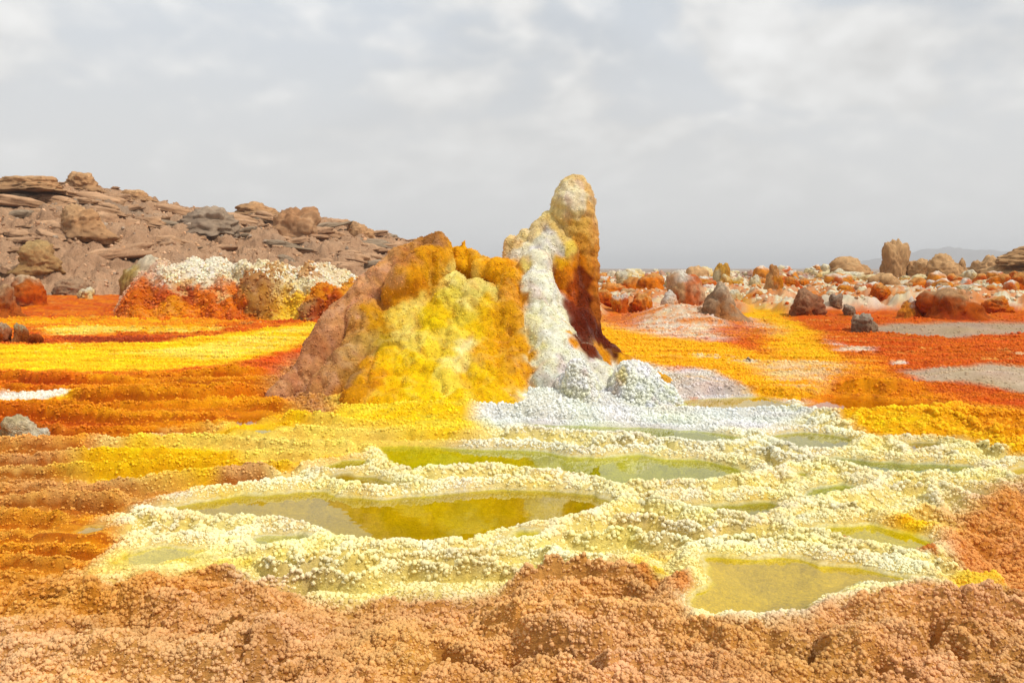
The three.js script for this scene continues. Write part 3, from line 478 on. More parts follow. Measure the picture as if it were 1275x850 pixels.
function stains(sdf, list, D0, D1, fall, k = 1) {         // minerals: patches of colour that sit at places on the solid
  const pts = list.map(([px, py, r, g, b, rad]) => { const D = trace(sdf, px, py, D0, D1) ?? fall; return { p: at(px, py, D), c: C(r, g, b), k: 1 / ((rad || 22) * D / F) ** 2 }; });
  return (x, y, z) => {
    const wx = k * (0.09 * n3(x * 4, y * 4, z * 4) + 0.05 * n3(x * 13, y * 9, z * 13)), wy = k * (0.15 * n3(x * 4.4 + 9, y * 2.6, z * 4) + 0.06 * n3(x * 13, y * 8 + 5, z * 13)); x += wx; y += wy; z += wx;
    let s = 0, r = 0, g = 0, b = 0; for (const q of pts) { const d = ((x - q.p[0]) ** 2 + (y - q.p[1]) ** 2 + (z - q.p[2]) ** 2) * q.k, w = 1 / (0.02 + d * d * d); s += w; r += w * q.c[0]; g += w * q.c[1]; b += w * q.c[2]; }
    const sv = ss(0.05, 0.55, n3(x * 8, y * 0.9, z * 8 + 3) + 0.35 * n3(x * 19, y * 2.5, z * 19)) * 0.45, sd = ss(0.1, 0.6, n3(x * 9 + 20, y * 1.0, z * 9)) * 0.22; r = mix(r, s * Math.min(0.86, r / s * 1.08 + 0.05), sv) * (1 - sd * 0.5); g = mix(g, s * Math.min(0.82, g / s * 1.12 + 0.07), sv) * (1 - sd); b = mix(b, s * Math.min(0.66, b / s * 1.3 + 0.07), sv) * (1 - sd);
    const tn = (1 + 0.14 * n3(x * 7, y * 5, z * 7) + 0.16 * n3(x * 19, y * 15, z * 19)) / s, hb = 1 + 0.25 * n3(x * 9 + 40, y * 9, z * 9); return [Math.min(0.87, r * tn), Math.min(0.87, g * tn), Math.min(0.85, b * tn * hb)];
  };
}
function nodulesOn(g, o, count, rad, seed, pale = 0.1) {
  const R = mulberry(seed), p = g.attributes.position, n = g.attributes.normal, c = g.attributes.color, ix = g.index.array, nt = ix.length / 3, items = [];
  for (let i = 0; i < count; i++) { const t = Math.floor(R() * nt) * 3, a = ix[t], b = ix[t + 1], d = ix[t + 2]; let u = R(), v = R(); if (u + v > 1) { u = 1 - u; v = 1 - v; } const w = 1 - u - v, q = R(), r = rad * (0.5 + q * q), s = 0.84 + 0.30 * R(), pl = 0.3 * pale * R();
    const at3 = (A, k) => A.getComponent(a, k) * w + A.getComponent(b, k) * u + A.getComponent(d, k) * v;
    items.push([at3(p, 0) + at3(n, 0) * r * 0.3, at3(p, 1) + at3(n, 1) * r * 0.3, at3(p, 2) + at3(n, 2) * r * 0.3, r, Math.min(0.88, at3(c, 0) * s * (1 - pl) + pl * 0.75), Math.min(0.88, at3(c, 1) * s * (1 - pl) + pl * 0.63), Math.min(0.85, at3(c, 2) * s * (1 - pl) + pl * 0.4)]); }
  return items;
}
function union(parts, k) { return (x, y, z) => { let d = 1e9; for (const s of parts) d = smin(d, s(x, y, z), k); return d; }; }

// ---------------------------------------------------------------- the spring mound
{
  const near = D => 8.8 + (D - 9.2) * 0.5, K0 = K;
  const S = (px, py, D, r) => { const d = near(D); return K0(px, py, d + r * d / F, r); };      // D: where the surface shows
  const M = (px, py, D, r) => K0(px, py, near(D), r);
  const body = [
    ...chain([M(600, 362, 12.9, 26), M(590, 425, 12.6, 68), M(580, 520, 12.1, 100)]),
    ...chain([M(655, 358, 12.9, 32), M(660, 430, 12.7, 80), M(665, 510, 12.3, 96)]),
    ...chain([M(530, 356, 12.9, 22), M(510, 420, 12.7, 52), M(485, 520, 12.1, 80)]),
    ...chain([M(480, 528, 10.6, 46), M(560, 536, 9.6, 46), M(640, 532, 10.0, 46)]), ...chain([M(380, 512, 10.6, 20), M(440, 524, 10.2, 34)]),
    // left ridges
    ...chain([M(530, 314, 12.7, 16), M(500, 334, 12.55, 19), M(462, 366, 12.3, 20), M(428, 404, 12.0, 24), M(404, 438, 11.6, 22), M(376, 478, 11.2, 18), M(345, 496, 10.8, 9)]),
    ...chain([M(546, 308, 12.5, 16), M(538, 330, 12.2, 24), M(508, 352, 11.9, 22), M(492, 372, 11.8, 16)]),
    ...chain([S(458, 392, 11.4, 22), S(466, 425, 10.95, 28), S(440, 455, 10.5, 26), S(412, 492, 10.0, 26)]),
    ...chain([S(470, 462, 10.35, 20), S(452, 492, 9.8, 22)]),
    ...chain([S(498, 378, 11.5, 16), S(524, 368, 11.6, 18), S(548, 362, 11.7, 16)]), ...chain([S(488, 404, 11.2, 20), S(478, 440, 10.6, 22)]),
    ...chain([S(450, 506, 9.2, 22), S(520, 513, 8.95, 24), S(580, 513, 8.95, 24), S(650, 508, 9.15, 24)]),
    // crest knobs
    ...chain([M(545, 302, 12.6, 12)]), ...chain([M(570, 311, 12.8, 7), M(572, 334, 12.7, 15)]), ...chain([M(588, 319, 12.7, 8), M(598, 340, 12.6, 16)]), ...chain([M(578, 303, 12.8, 3), M(580, 322, 12.8, 6)]), ...chain([M(606, 332, 12.5, 9), M(616, 338, 12.3, 11)]), ...chain([S(600, 338, 12.2, 12), S(628, 338, 12.1, 12), S(652, 338, 12.1, 13)]), ...chain([S(630, 344, 11.9, 13), S(648, 358, 11.7, 13)]),
    // flows on the face
    ...chain([S(566, 358, 11.7, 16), S(556, 385, 11.3, 20), S(546, 420, 10.8, 20)]),
    ...chain([S(588, 360, 11.65, 14), S(584, 392, 11.15, 20), S(582, 424, 10.75, 20)]),
    ...chain([S(606, 366, 11.6, 13), S(606, 400, 11.1, 20), S(602, 440, 10.5, 22)]),
    ...chain([S(574, 434, 10.5, 28), S(566, 466, 9.95, 34), S(556, 500, 9.35, 36)]),
    ...chain([S(636, 358, 11.7, 18), S(634, 400, 11.1, 24), S(640, 450, 10.35, 30), S(634, 486, 9.65, 34), S(620, 504, 9.3, 30)]),
    ...chain([S(604, 450, 10.3, 30), S(596, 490, 9.55, 36)]),
    ...chain([S(512, 388, 11.45, 24), S(516, 424, 10.9, 30), S(500, 462, 10.2, 34), S(486, 496, 9.5, 34)]),
    ...chain([S(535, 398, 11.2, 20), S(536, 440, 10.5, 30), S(524, 478, 9.8, 36), S(520, 504, 9.3, 34)]),
    ...chain([S(664, 334, 11.85, 18), S(672, 380, 11.28, 26), S(680, 424, 10.65, 32), S(690, 460, 10.1, 42), S(686, 492, 9.6, 44)]),
    ...chain([S(716, 462, 10.4, 34), S(730, 490, 9.9, 40)]),
    // shoulder and lobes
    ...chain([M(642, 306, 12.9, 11), M(646, 332, 12.7, 22)]), ...chain([M(654, 297, 12.95, 10), M(656, 320, 12.8, 18)]), ...chain([M(670, 290, 12.95, 13), M(670, 325, 12.75, 26)]), ...chain([M(688, 278, 13.0, 15), M(690, 320, 12.85, 22)]),
    ...chain([M(706, 312, 12.7, 11), M(704, 345, 12.65, 14), M(714, 385, 12.7, 16), M(722, 425, 12.75, 20)]), ...chain([M(688, 322, 12.55, 11), M(698, 350, 12.5, 13), M(708, 376, 12.55, 10)]),
    ...chain([M(728, 452, 12.9, 34), M(770, 462, 12.6, 20), M(830, 478, 12.0, 6)]), ...chain([M(700, 470, 12.8, 60), M(720, 500, 12.6, 60)]),
    ...chain([M(728, 408, 13.0, 14), M(746, 428, 12.9, 9), M(770, 440, 12.7, 4)]), ...chain([M(722, 415, 12.6, 10), M(732, 440, 12.4, 6)]),
  ];
  const spire = [...chain([M(715, 233, 13.1, 14), M(714, 250, 13.1, 25), M(713, 268, 13.1, 26), M(716, 300, 13.1, 25), M(720, 340, 13.1, 22), M(722, 385, 13.15, 21), M(724, 430, 13.2, 28), M(728, 470, 13.2, 40)]), ...chain([M(728, 285, 13.1, 13), M(729, 340, 13.1, 14), M(731, 400, 13.1, 12)])];
  const sb = union(body, 0.055), s2 = union(spire, 0.08);
  const big = (x, y, z) => 0.05 * fbm3(x * 1.7, y * 1.4, z * 1.7, 3) + 0.025 * n3(x * 6, y * 2.4, z * 6);
  const all = (x, y, z) => smin(sb(x, y, z), s2(x, y, z), 0.06);
  const colour = stains(all, [
    [535, 300, 176, 122, 74, 14], [515, 322, 196, 132, 76], [490, 340, 222, 164, 110], [470, 358, 216, 160, 114], [448, 380, 212, 154, 110], [430, 402, 212, 156, 112], [412, 425, 204, 144, 100], [394, 432, 190, 130, 90], [388, 460, 208, 150, 106], [365, 482, 206, 150, 108], [405, 480, 204, 148, 100], [420, 450, 198, 146, 98], [440, 440, 200, 156, 98], [440, 470, 176, 128, 70],
    [455, 385, 218, 156, 46], [470, 400, 206, 150, 44], [440, 410, 204, 150, 84], [478, 425, 184, 148, 50], [460, 430, 200, 160, 88], [455, 455, 224, 160, 34], [470, 470, 238, 172, 24], [450, 490, 216, 150, 52], [425, 500, 198, 136, 66], [480, 450, 246, 196, 40],
    [547, 293, 186, 128, 70, 10], [533, 316, 228, 160, 56], [510, 340, 224, 158, 52], [488, 362, 220, 150, 46], [540, 335, 222, 162, 48], [515, 360, 222, 150, 46], [572, 303, 230, 172, 54, 12], [590, 312, 238, 168, 28, 14], [578, 325, 236, 172, 30], [603, 320, 242, 194, 66, 14], [618, 326, 236, 170, 40, 14],
    [500, 392, 242, 206, 100], [515, 380, 246, 216, 120], [500, 415, 248, 222, 126], [540, 400, 242, 206, 70], [525, 425, 248, 220, 110], [545, 378, 238, 196, 50], [572, 348, 240, 218, 130], [560, 365, 236, 212, 100], [590, 350, 240, 218, 130], [590, 375, 230, 208, 116], [606, 362, 226, 206, 120], [575, 395, 234, 206, 90], [604, 385, 236, 190, 54], [585, 410, 240, 200, 54], [610, 405, 230, 176, 40],
    [560, 420, 248, 216, 100], [575, 430, 252, 232, 160], [545, 440, 248, 214, 90], [525, 455, 246, 206, 56], [500, 445, 248, 204, 50], [500, 475, 248, 202, 40], [570, 455, 252, 228, 140], [560, 480, 250, 220, 100], [535, 490, 248, 208, 50], [510, 500, 250, 204, 24], [480, 500, 246, 192, 24],
    [600, 435, 238, 180, 30], [615, 450, 236, 176, 24], [630, 425, 228, 164, 26], [645, 405, 224, 160, 30], [625, 390, 222, 162, 34], [645, 370, 220, 150, 30], [640, 345, 232, 166, 34], [620, 338, 236, 168, 38], [630, 360, 224, 156, 34], [650, 440, 222, 160, 22], [655, 465, 226, 160, 24], [640, 475, 242, 182, 26], [610, 480, 246, 196, 34], [585, 495, 248, 204, 30], [615, 500, 248, 200, 24], [595, 465, 244, 200, 60],
    [655, 330, 232, 208, 130, 12], [666, 340, 246, 241, 214], [668, 365, 246, 242, 216], [680, 355, 246, 243, 224], [678, 390, 244, 240, 212], [690, 400, 244, 240, 210], [668, 400, 242, 232, 182], [690, 425, 243, 240, 214], [668, 425, 226, 218, 160, 14], [672, 450, 242, 236, 196], [700, 450, 244, 242, 226], [715, 470, 234, 234, 224], [680, 475, 230, 230, 214], [700, 490, 234, 234, 224], [660, 495, 236, 226, 170, 14],
    [703, 400, 234, 190, 66, 7], [709, 420, 226, 166, 46, 7], [716, 434, 224, 150, 40, 8],
    [640, 303, 238, 204, 140, 12], [650, 295, 240, 214, 160, 12], [648, 315, 242, 230, 200, 14], [663, 292, 240, 214, 164, 14], [668, 310, 240, 234, 214], [683, 298, 230, 220, 204, 14], [685, 272, 236, 212, 150, 12], [692, 285, 230, 196, 130, 14], [690, 308, 228, 218, 200, 12],
    [706, 308, 240, 206, 104, 10], [690, 320, 240, 186, 60, 12], [700, 330, 236, 170, 34, 12], [708, 338, 220, 138, 28, 12], [700, 350, 216, 134, 30, 12], [710, 362, 176, 84, 24, 12], [714, 385, 124, 50, 24, 14], [718, 410, 104, 40, 18, 14], [725, 432, 110, 46, 18, 14], [745, 425, 96, 36, 18, 12], [765, 438, 96, 38, 18, 12],
    [712, 222, 230, 196, 142, 14], [700, 238, 240, 220, 172, 16], [716, 245, 240, 222, 186], [732, 238, 218, 176, 116, 12], [700, 262, 234, 206, 150, 14], [716, 264, 230, 202, 152, 14], [732, 262, 226, 180, 116, 12], [722, 282, 224, 176, 100, 16], [737, 285, 218, 164, 96, 12], [708, 290, 228, 194, 122, 12], [724, 305, 212, 150, 74, 14], [738, 308, 212, 148, 78, 12], [726, 325, 200, 122, 50, 12], [739, 330, 206, 136, 66, 10], [724, 345, 140, 64, 26, 14], [740, 355, 196, 122, 58, 10], [726, 370, 112, 46, 20, 14], [741, 385, 172, 98, 48, 10], [728, 400, 96, 36, 16, 14], [738, 412, 104, 44, 20, 12],
    [750, 446, 222, 150, 36, 12], [775, 448, 236, 170, 30, 14], [800, 460, 226, 168, 60, 14], [745, 458, 236, 230, 206, 12], [770, 462, 236, 234, 222, 14],
  ], 7.5, 14, 10.2);
  const o = [at(590, 440, 10.2)[0], 0.25, -10.2];
  const root = new THREE.Group(); root.name = numbered('spring_mound'); root.position.set(...o); scene.add(root);
  tag(root, 'tall spring mound of yellow, white and brown salt with a leaning stone spire', 'salt mound');
  const disp = (x, y, z) => 1.0 * ( big(x, y, z) + 0.075 * (knob3(x, y * 0.6, z, 0.24) - 0.5) + 0.038 * (knob3(x + 3, y * 0.7, z, 0.11) - 0.5) - 0.035 * Math.abs(n3(x * 7, y * 1.6, z * 7)) + 0.010 * fbm3(x * 17, y * 14, z * 17, 2));
  const dispS = (x, y, z) => 0.05 * fbm3(x * 3.4, y * 3.4, z * 3.4, 4) + 0.026 * Math.abs(n3(x * 4, y * 9 + x * 3, z * 4)) + 0.034 * (knob3(x, y, z, 0.11) - 0.5);
  const g1 = finish(netSurface(sb, [-3.2, -0.1, -12.1], [2.0, 2.3, -8.1], 0.020), o, disp, colour);
  const g2 = finish(netSurface(s2, [0.2, -0.1, -11.6], [1.6, 2.9, -10.0], 0.016), o, dispS, colour);
  add('crust_body', g1, crustMat, root); add('spire', g2, crustMat, root);
  scatter('nodules', '', [...nodulesOn(g1, o, 26000, 0.0062, 5), ...nodulesOn(g2, o, 2500, 0.0055, 6, 0.05)], root);
  console.log('mound tris', g1.index.count / 3, g2.index.count / 3);
}
// ---------------------------------------------------------------- two white salt cones on the apron
function saltCone(label, prim, stain, seed) {
  const s = union(prim, 0.08), col = stains(s, stain, 7, 14, 10), b = gp(stain[0][0], stain[0][2] ? stain[0][1] : 0), P = prim.c;
  const g = netSurface(s, prim.lo, prim.hi, 0.018), o = prim.o;
  finish(g, o, (x, y, z) => 0.03 * fbm3(x * 4, y * 4, z * 4, 3) + 0.018 * (knob3(x, y, z, 0.09) - 0.5), col);
  const root = new THREE.Group(); root.name = numbered('salt_cone'); root.position.set(...o); scene.add(root); add('cone_body', g, crustMat, root);
  scatter('nodules', '', nodulesOn(g, o, 2500, 0.014, seed), root); tag(root, label, 'salt cone', null);
}
{
  const a = chain([K(719, 458, 8.95, 10), K(722, 480, 8.95, 18), K(724, 512, 8.95, 28)]); a.push(...chain([K(700, 476, 9.0, 7), K(704, 500, 9.0, 14)]));
  const oa = at(724, 490, 8.95); a.o = [oa[0], 0.2, oa[2]]; a.lo = [oa[0] - 0.6, 0, oa[2] - 0.6]; a.hi = [oa[0] + 0.6, 0.9, oa[2] + 0.6];
  saltCone('slim white salt cone standing against the foot of the mound', a, [[720, 455, 238, 236, 228], [724, 480, 232, 230, 218], [715, 490, 228, 226, 206]], 31);
  const b = chain([K(786, 464, 9.2, 15), K(790, 485, 9.2, 30), K(795, 515, 9.2, 46)]); b.push(...chain([K(800, 470, 9.2, 14), K(822, 500, 9.2, 20), K(840, 516, 9.2, 14)]), ...chain([K(752, 512, 9.3, 14), K(800, 520, 9.1, 20), K(868, 516, 9.3, 10)]));
  const ob = at(795, 490, 9.2); b.o = [ob[0], 0.2, ob[2]]; b.lo = [ob[0] - 0.9, 0, ob[2] - 0.7]; b.hi = [ob[0] + 1.0, 0.9, ob[2] + 0.7];
  saltCone('broad white salt cone with yellow stain beside the shallow green pool', b, [[790, 455, 242, 240, 234], [770, 468, 240, 226, 176, 10], [800, 475, 234, 236, 230], [815, 490, 228, 230, 226], [790, 495, 234, 234, 226]], 32);
}

// ---------------------------------------------------------------- boulders and crust hummocks
// kind: dome, cone, tower, jag, low.  c: stains relative to the boulder: [u (-1..1), v (0..1), r, g, b]
function boulderGeo(seed, kind, W, H, dp, cols, detail) {
  let g = new THREE.IcosahedronGeometry(1, detail); g.deleteAttribute('uv'); g.deleteAttribute('normal'); g = mergeVertices(g, 1e-5);
  const R = mulberry(Math.round(seed * 1000)), lumps = [[0, 0, 0, 0.62]];
  const nl = kind === 'tower' ? 9 : kind === 'cone' ? 8 : 11;
  for (let i = 0; i < nl; i++) { const a = R() * 6.2832, y = kind === 'low' ? -0.5 + 0.7 * R() : -0.55 + 1.2 * R(); let q = (0.25 + 0.4 * R()) * (kind === 'cone' ? 1.15 - 0.85 * (y + 0.55) / 1.2 : kind === 'tower' ? 0.75 : kind === 'jag' ? 1.1 - 0.5 * (y + 0.55) / 1.2 : 1.1 - 0.35 * (y + 0.55) / 1.2); lumps.push([Math.cos(a) * q, y * (kind === 'tower' ? 0.9 : 0.75), Math.sin(a) * q, (kind === 'jag' ? 0.2 : 0.26) + 0.22 * R()]); }
  if (kind === 'cone') lumps.push([(R() - 0.5) * 0.3, 0.55, 0, 0.30], [(R() - 0.5) * 0.3, 0.72, 0, 0.2], [0.2, -0.4, 0.2, 0.6], [-0.3, -0.45, 0.1, 0.55], [0.4, -0.5, 0, 0.5]);
  if (kind === 'tower') lumps.push([0.05, 0.6, 0, 0.40], [-0.1, 0.3, 0, 0.5], [0.1, -0.4, 0, 0.6]);
  const p = g.attributes.position, n = p.count, col = new Float32Array(n * 3), uv = new Float32Array(n * 2), cc = cols.map(c => ({ u: c[0], v: c[1], c: C(c[2], c[3], c[4]) })), rough = kind === 'jag' ? 2.0 : kind === 'rock' || kind === 'tower' ? 1.5 : 1.15;
  let lo = 1e9, hi = -1e9, ex = 0, ez = 0; const T = new Float32Array(n * 3);
  for (let i = 0; i < n; i++) {
    let x = p.getX(i), y = p.getY(i), z = p.getZ(i), rad = 0;
    for (const l of lumps) { const b = x * l[0] + y * l[1] + z * l[2], q = b * b - (l[0] ** 2 + l[1] ** 2 + l[2] ** 2) + l[3] ** 2; if (q < 0) continue; const t = b + Math.sqrt(q); if (t > rad) rad = t; }
    const X = x * rad, Y = y * rad, Z = z * rad;
    const e = 0.16 * fbm3(X * 2 + seed, Y * 2, Z * 2 - seed, 3) + 0.10 * rough * (1 - 2.2 * Math.abs(n3(X * 2.6 + seed * 2, Y * 4.2, Z * 2.6))) * 0.6 + 0.11 * rough * fbm3(X * 5 + seed, Y * 7, Z * 5, 3) + 0.05 * (knob3(X + seed, Y, Z, 0.24) - 0.5) + 0.06 * rough * fbm3(X * 13 + seed, Y * 15, Z * 13, 2);
    rad *= 1 + e; x *= rad; y *= rad; z *= rad;
    const sk = 1 + 0.5 * ss(-0.15, -0.6, y) * (kind === 'tower' ? 0.2 : 1); x *= sk; z *= sk;
    T[i * 3] = x; T[i * 3 + 1] = y; T[i * 3 + 2] = z; if (y < lo) lo = y; if (y > hi) hi = y; if (y > -0.12) { ex = Math.max(ex, Math.abs(x)); ez = Math.max(ez, Math.abs(z)); }
  }
  const floor_ = -0.45;
  for (let i = 0; i < n; i++) {
    const x = T[i * 3] / ex, z = T[i * 3 + 2] / ez, v = (T[i * 3 + 1] - floor_) / (hi - floor_), X = x * W / 2, Z = z * dp / 2, Y = v * H;
    let w = 0, r = 0, gg = 0, b = 0; const U = x + 0.45 * n3(x * 2 + seed, v * 3, z * 2), V = v + 0.28 * n3(x * 2.3, v * 3 + seed, z * 2.3) + 0.12 * n3(x * 7, v * 9, z * 7 + seed);
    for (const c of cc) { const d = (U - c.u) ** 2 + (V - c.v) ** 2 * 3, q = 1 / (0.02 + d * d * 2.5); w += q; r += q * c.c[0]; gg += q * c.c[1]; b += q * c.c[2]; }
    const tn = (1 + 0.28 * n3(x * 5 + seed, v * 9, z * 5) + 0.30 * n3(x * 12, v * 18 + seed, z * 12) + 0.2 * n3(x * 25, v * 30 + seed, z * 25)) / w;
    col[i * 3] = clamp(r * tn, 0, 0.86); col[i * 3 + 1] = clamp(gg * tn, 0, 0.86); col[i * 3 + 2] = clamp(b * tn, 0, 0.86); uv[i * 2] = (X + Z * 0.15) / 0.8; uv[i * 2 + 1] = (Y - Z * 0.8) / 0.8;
    p.setXYZ(i, X, Y, Z);
  }
  g.setAttribute('color', new THREE.BufferAttribute(col, 3)); g.setAttribute('uv', new THREE.BufferAttribute(uv, 2)); g.computeVertexNormals(); return g;
}
let bseed = 3;
function boulder(name, label, category, px, base_, wpx, hpx, kind, cols, o = {}) {
  const [x0, D0] = gp(px, base_, o.lift || 0), D = o.D || D0, [sx] = ray(px, base_), x = sx * D, W = wpx * D / F, H = hpx * D / F; bseed += 7.31;
  const gyv = o.y ?? (o.D ? CAM_H + ray(px, base_)[1] * D : ground(x, D).h);
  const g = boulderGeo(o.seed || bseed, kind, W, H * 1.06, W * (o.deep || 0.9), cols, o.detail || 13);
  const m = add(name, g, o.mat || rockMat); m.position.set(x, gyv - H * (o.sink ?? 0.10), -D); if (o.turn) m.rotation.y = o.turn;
  tag(m, label, category, o.group); return m;
}
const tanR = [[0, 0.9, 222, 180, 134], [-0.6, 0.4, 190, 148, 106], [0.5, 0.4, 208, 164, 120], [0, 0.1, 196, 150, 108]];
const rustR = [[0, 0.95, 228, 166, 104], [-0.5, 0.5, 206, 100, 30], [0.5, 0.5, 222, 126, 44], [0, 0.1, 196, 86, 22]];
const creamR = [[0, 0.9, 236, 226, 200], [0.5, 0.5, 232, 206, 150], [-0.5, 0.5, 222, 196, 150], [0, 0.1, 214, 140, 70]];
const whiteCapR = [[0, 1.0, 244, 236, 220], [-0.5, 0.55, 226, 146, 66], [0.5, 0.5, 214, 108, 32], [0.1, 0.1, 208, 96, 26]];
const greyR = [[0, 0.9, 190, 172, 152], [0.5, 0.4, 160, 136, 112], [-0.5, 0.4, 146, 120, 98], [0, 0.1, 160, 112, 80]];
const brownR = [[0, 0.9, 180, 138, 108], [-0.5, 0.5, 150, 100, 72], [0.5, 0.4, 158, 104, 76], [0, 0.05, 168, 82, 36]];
// right side
boulder('boulder', 'rounded tan boulder with a small knob beside the rock tower', 'boulder', 1060, 356, 60, 33, 'rock', tanR, { deep: 0.8 });
boulder('rock_tower', 'upright tan rock tower with flat top on the skyline', 'rock tower', 1113, 356, 36, 53, 'tower', tanR, { deep: 0.9 });
boulder('boulder', 'broken tan rock leaning on the foot of the rock tower', 'boulder', 1140, 356, 34, 26, 'jag', tanR);
boulder('rock_outcrop', 'spiky brown outcrop between the rock tower and the layered ledge', 'outcrop', 1176, 358, 56, 36, 'jag', tanR);
boulder('boulder', 'small pointed tan rock on the spiky outcrop ridge', 'boulder', 1178, 334, 10, 14, 'cone', tanR, { D: 60 });
boulder('boulder', 'small triangular tan rock beside the layered ledge', 'boulder', 1198, 336, 12, 16, 'cone', tanR, { D: 62 });
boulder('boulder', 'rounded brown boulder below the layered ledge', 'boulder', 1225, 352, 44, 34, 'rock', tanR);
boulder('boulder', 'cone shaped grey brown boulder beside the yellow flow', 'boulder', 898, 406, 54, 45, 'cone', [[0, 0.9, 200, 178, 152], [0.5, 0.4, 178, 148, 118], [-0.5, 0.4, 160, 128, 100], [0, 0.1, 190, 130, 84]], { seed: 12.4 });
boulder('boulder', 'big orange banded boulder with a white cap', 'boulder', 856, 387, 52, 50, 'rock', [[-0.1, 1.05, 242, 234, 216], [0.3, 0.8, 208, 106, 40], [-0.5, 0.55, 204, 164, 120], [0.5, 0.45, 214, 176, 140], [0, 0.3, 200, 96, 36], [0.2, 0.05, 196, 90, 30]]);
boulder('boulder', 'ochre boulder standing behind the grey brown cone', 'boulder', 896, 368, 27, 28, 'dome', [[0, 0.9, 214, 164, 84], [-0.5, 0.4, 206, 186, 150], [0.6, 0.4, 196, 140, 70], [0, 0.1, 200, 150, 90]]);
boulder('crust_hummock', 'rust orange hummock beside the dark spire', 'hummock', 800, 392, 36, 26, 'jag', rustR);
boulder('crust_hummock', 'rust orange hummock with pale flank near the spire', 'hummock', 772, 392, 26, 25, 'jag', whiteCapR);
boulder('crust_hummock', 'low orange hummock at the foot of the spire', 'hummock', 752, 388, 30, 18, 'low', rustR);
boulder('crust_hummock', 'white crusted hummock behind the rust hummocks', 'hummock', 777, 366, 24, 22, 'rock', creamR);
boulder('crust_hummock', 'white peaked crust beside the big banded boulder', 'hummock', 834, 390, 26, 26, 'cone', [[0, 0.9, 240, 230, 216], [0, 0.3, 230, 200, 170], [0.6, 0.2, 214, 130, 70]]);
boulder('boulder', 'purple brown rounded boulder beside the yellow channel', 'boulder', 1004, 396, 46, 40, 'jag', brownR, { seed: 5.2 });
boulder('boulder', 'little grey rock near the purple brown boulder', 'boulder', 1041, 391, 17, 17, 'jag', greyR);
boulder('boulder', 'squat grey rock next to the little grey rock', 'boulder', 1058, 396, 18, 15, 'jag', greyR);
boulder('boulder', 'jagged grey rock lying on the grey swell', 'boulder', 1074, 416, 38, 26, 'jag', greyR);
boulder('crust_hummock', 'wide rust mound with flat brown top', 'hummock', 1180, 399, 84, 40, 'low', [[-0.2, 1, 196, 158, 120], [0.3, 0.9, 190, 142, 100], [-0.6, 0.5, 176, 84, 40], [0.4, 0.4, 190, 96, 40], [0, 0.1, 160, 66, 24]], { deep: 0.7 });
boulder('crust_hummock', 'round rust mound beside the wide rust mound', 'hummock', 1239, 392, 42, 24, 'jag', rustR);
boulder('crust_hummock', 'orange hummock with a white crust cap and flowing foot', 'hummock', 1134, 398, 34, 28, 'cone', whiteCapR);
boulder('crust_hummock', 'dark rust hummock past the round rust mound', 'hummock', 1272, 380, 34, 26, 'jag', rustR);
boulder('crust_hummock', 'cream hummock under the layered ledge', 'hummock', 1206, 362, 28, 18, 'rock', creamR);
boulder('stone', 'white stone lying before the rust mounds', 'stone', 1218, 397, 11, 9, 'rock', creamR, { detail: 6 });
boulder('crust_hummock', 'tan peaked hummock with orange sides', 'hummock', 962, 381, 28, 36, 'cone', [[0, 0.9, 206, 150, 100], [-0.4, 0.4, 208, 160, 110], [0.5, 0.4, 214, 140, 60], [0, 0.1, 190, 96, 40]]);
boulder('crust_hummock', 'dark rust hummock in front of white crust', 'hummock', 945, 384, 26, 16, 'low', rustR);
boulder('crust_hummock', 'white crust hummock behind the dark rust hummock', 'hummock', 940, 370, 24, 22, 'rock', creamR);
boulder('crust_hummock', 'cream crust hummock at the head of the yellow channel', 'hummock', 914, 382, 22, 20, 'rock', creamR);
boulder('crust_hummock', 'orange and red hummock between grey rocks and wide rust mound', 'hummock', 1096, 388, 26, 20, 'jag', rustR);
boulder('stone', 'small pale stone on the rust plain at the tip of the grey swell', 'stone', 1140, 481, 9, 8, 'dome', greyR, { detail: 6 });
boulder('stone', 'tiny grey stone on the yellow flow', 'stone', 932, 452, 6, 5, 'dome', greyR, { detail: 5 });
// left side
boulder('boulder', 'brown boulder with grey top on the rust flat', 'boulder', 26, 428, 22, 27, 'dome', [[0, 1, 186, 166, 130], [-0.3, 0.5, 168, 110, 70], [0.4, 0.3, 150, 80, 40]]);
boulder('boulder', 'low rust rock touching the grey topped boulder', 'boulder', 46, 429, 22, 14, 'low', [[0, 0.9, 170, 90, 50], [0, 0.2, 140, 64, 32]]);
boulder('boulder', 'dark rust rock behind the grey topped boulder', 'boulder', 2, 428, 26, 26, 'jag', [[0, 0.9, 190, 160, 130], [0, 0.4, 170, 84, 36]]);
boulder('boulder', 'big brown boulder with orange foot at the bank', 'boulder', 2, 398, 46, 42, 'rock', [[0, 1, 196, 160, 124], [0, 0.5, 150, 108, 80], [0.4, 0.3, 186, 100, 50]]);
boulder('boulder', 'slanting rust slab of crust with a pale edge', 'boulder', 36, 386, 56, 40, 'rock', [[-0.3, 1, 226, 196, 160], [0, 0.6, 184, 104, 52], [0.5, 0.4, 200, 96, 34], [-0.4, 0.3, 176, 120, 84]]);
boulder('boulder', 'large pale boulder with a brown flank at the end of the bank', 'boulder', 174, 384, 62, 68, 'dome', [[0.25, 1, 230, 214, 186], [0.6, 0.7, 222, 202, 172], [-0.3, 0.6, 190, 160, 96], [-0.6, 0.3, 166, 124, 84], [0.4, 0.3, 214, 180, 130], [-0.2, 0.05, 156, 100, 60]], { seed: 21.7 });
boulder('stone', 'small white crust lump below the pale boulder', 'stone', 107, 374, 24, 16, 'rock', creamR);
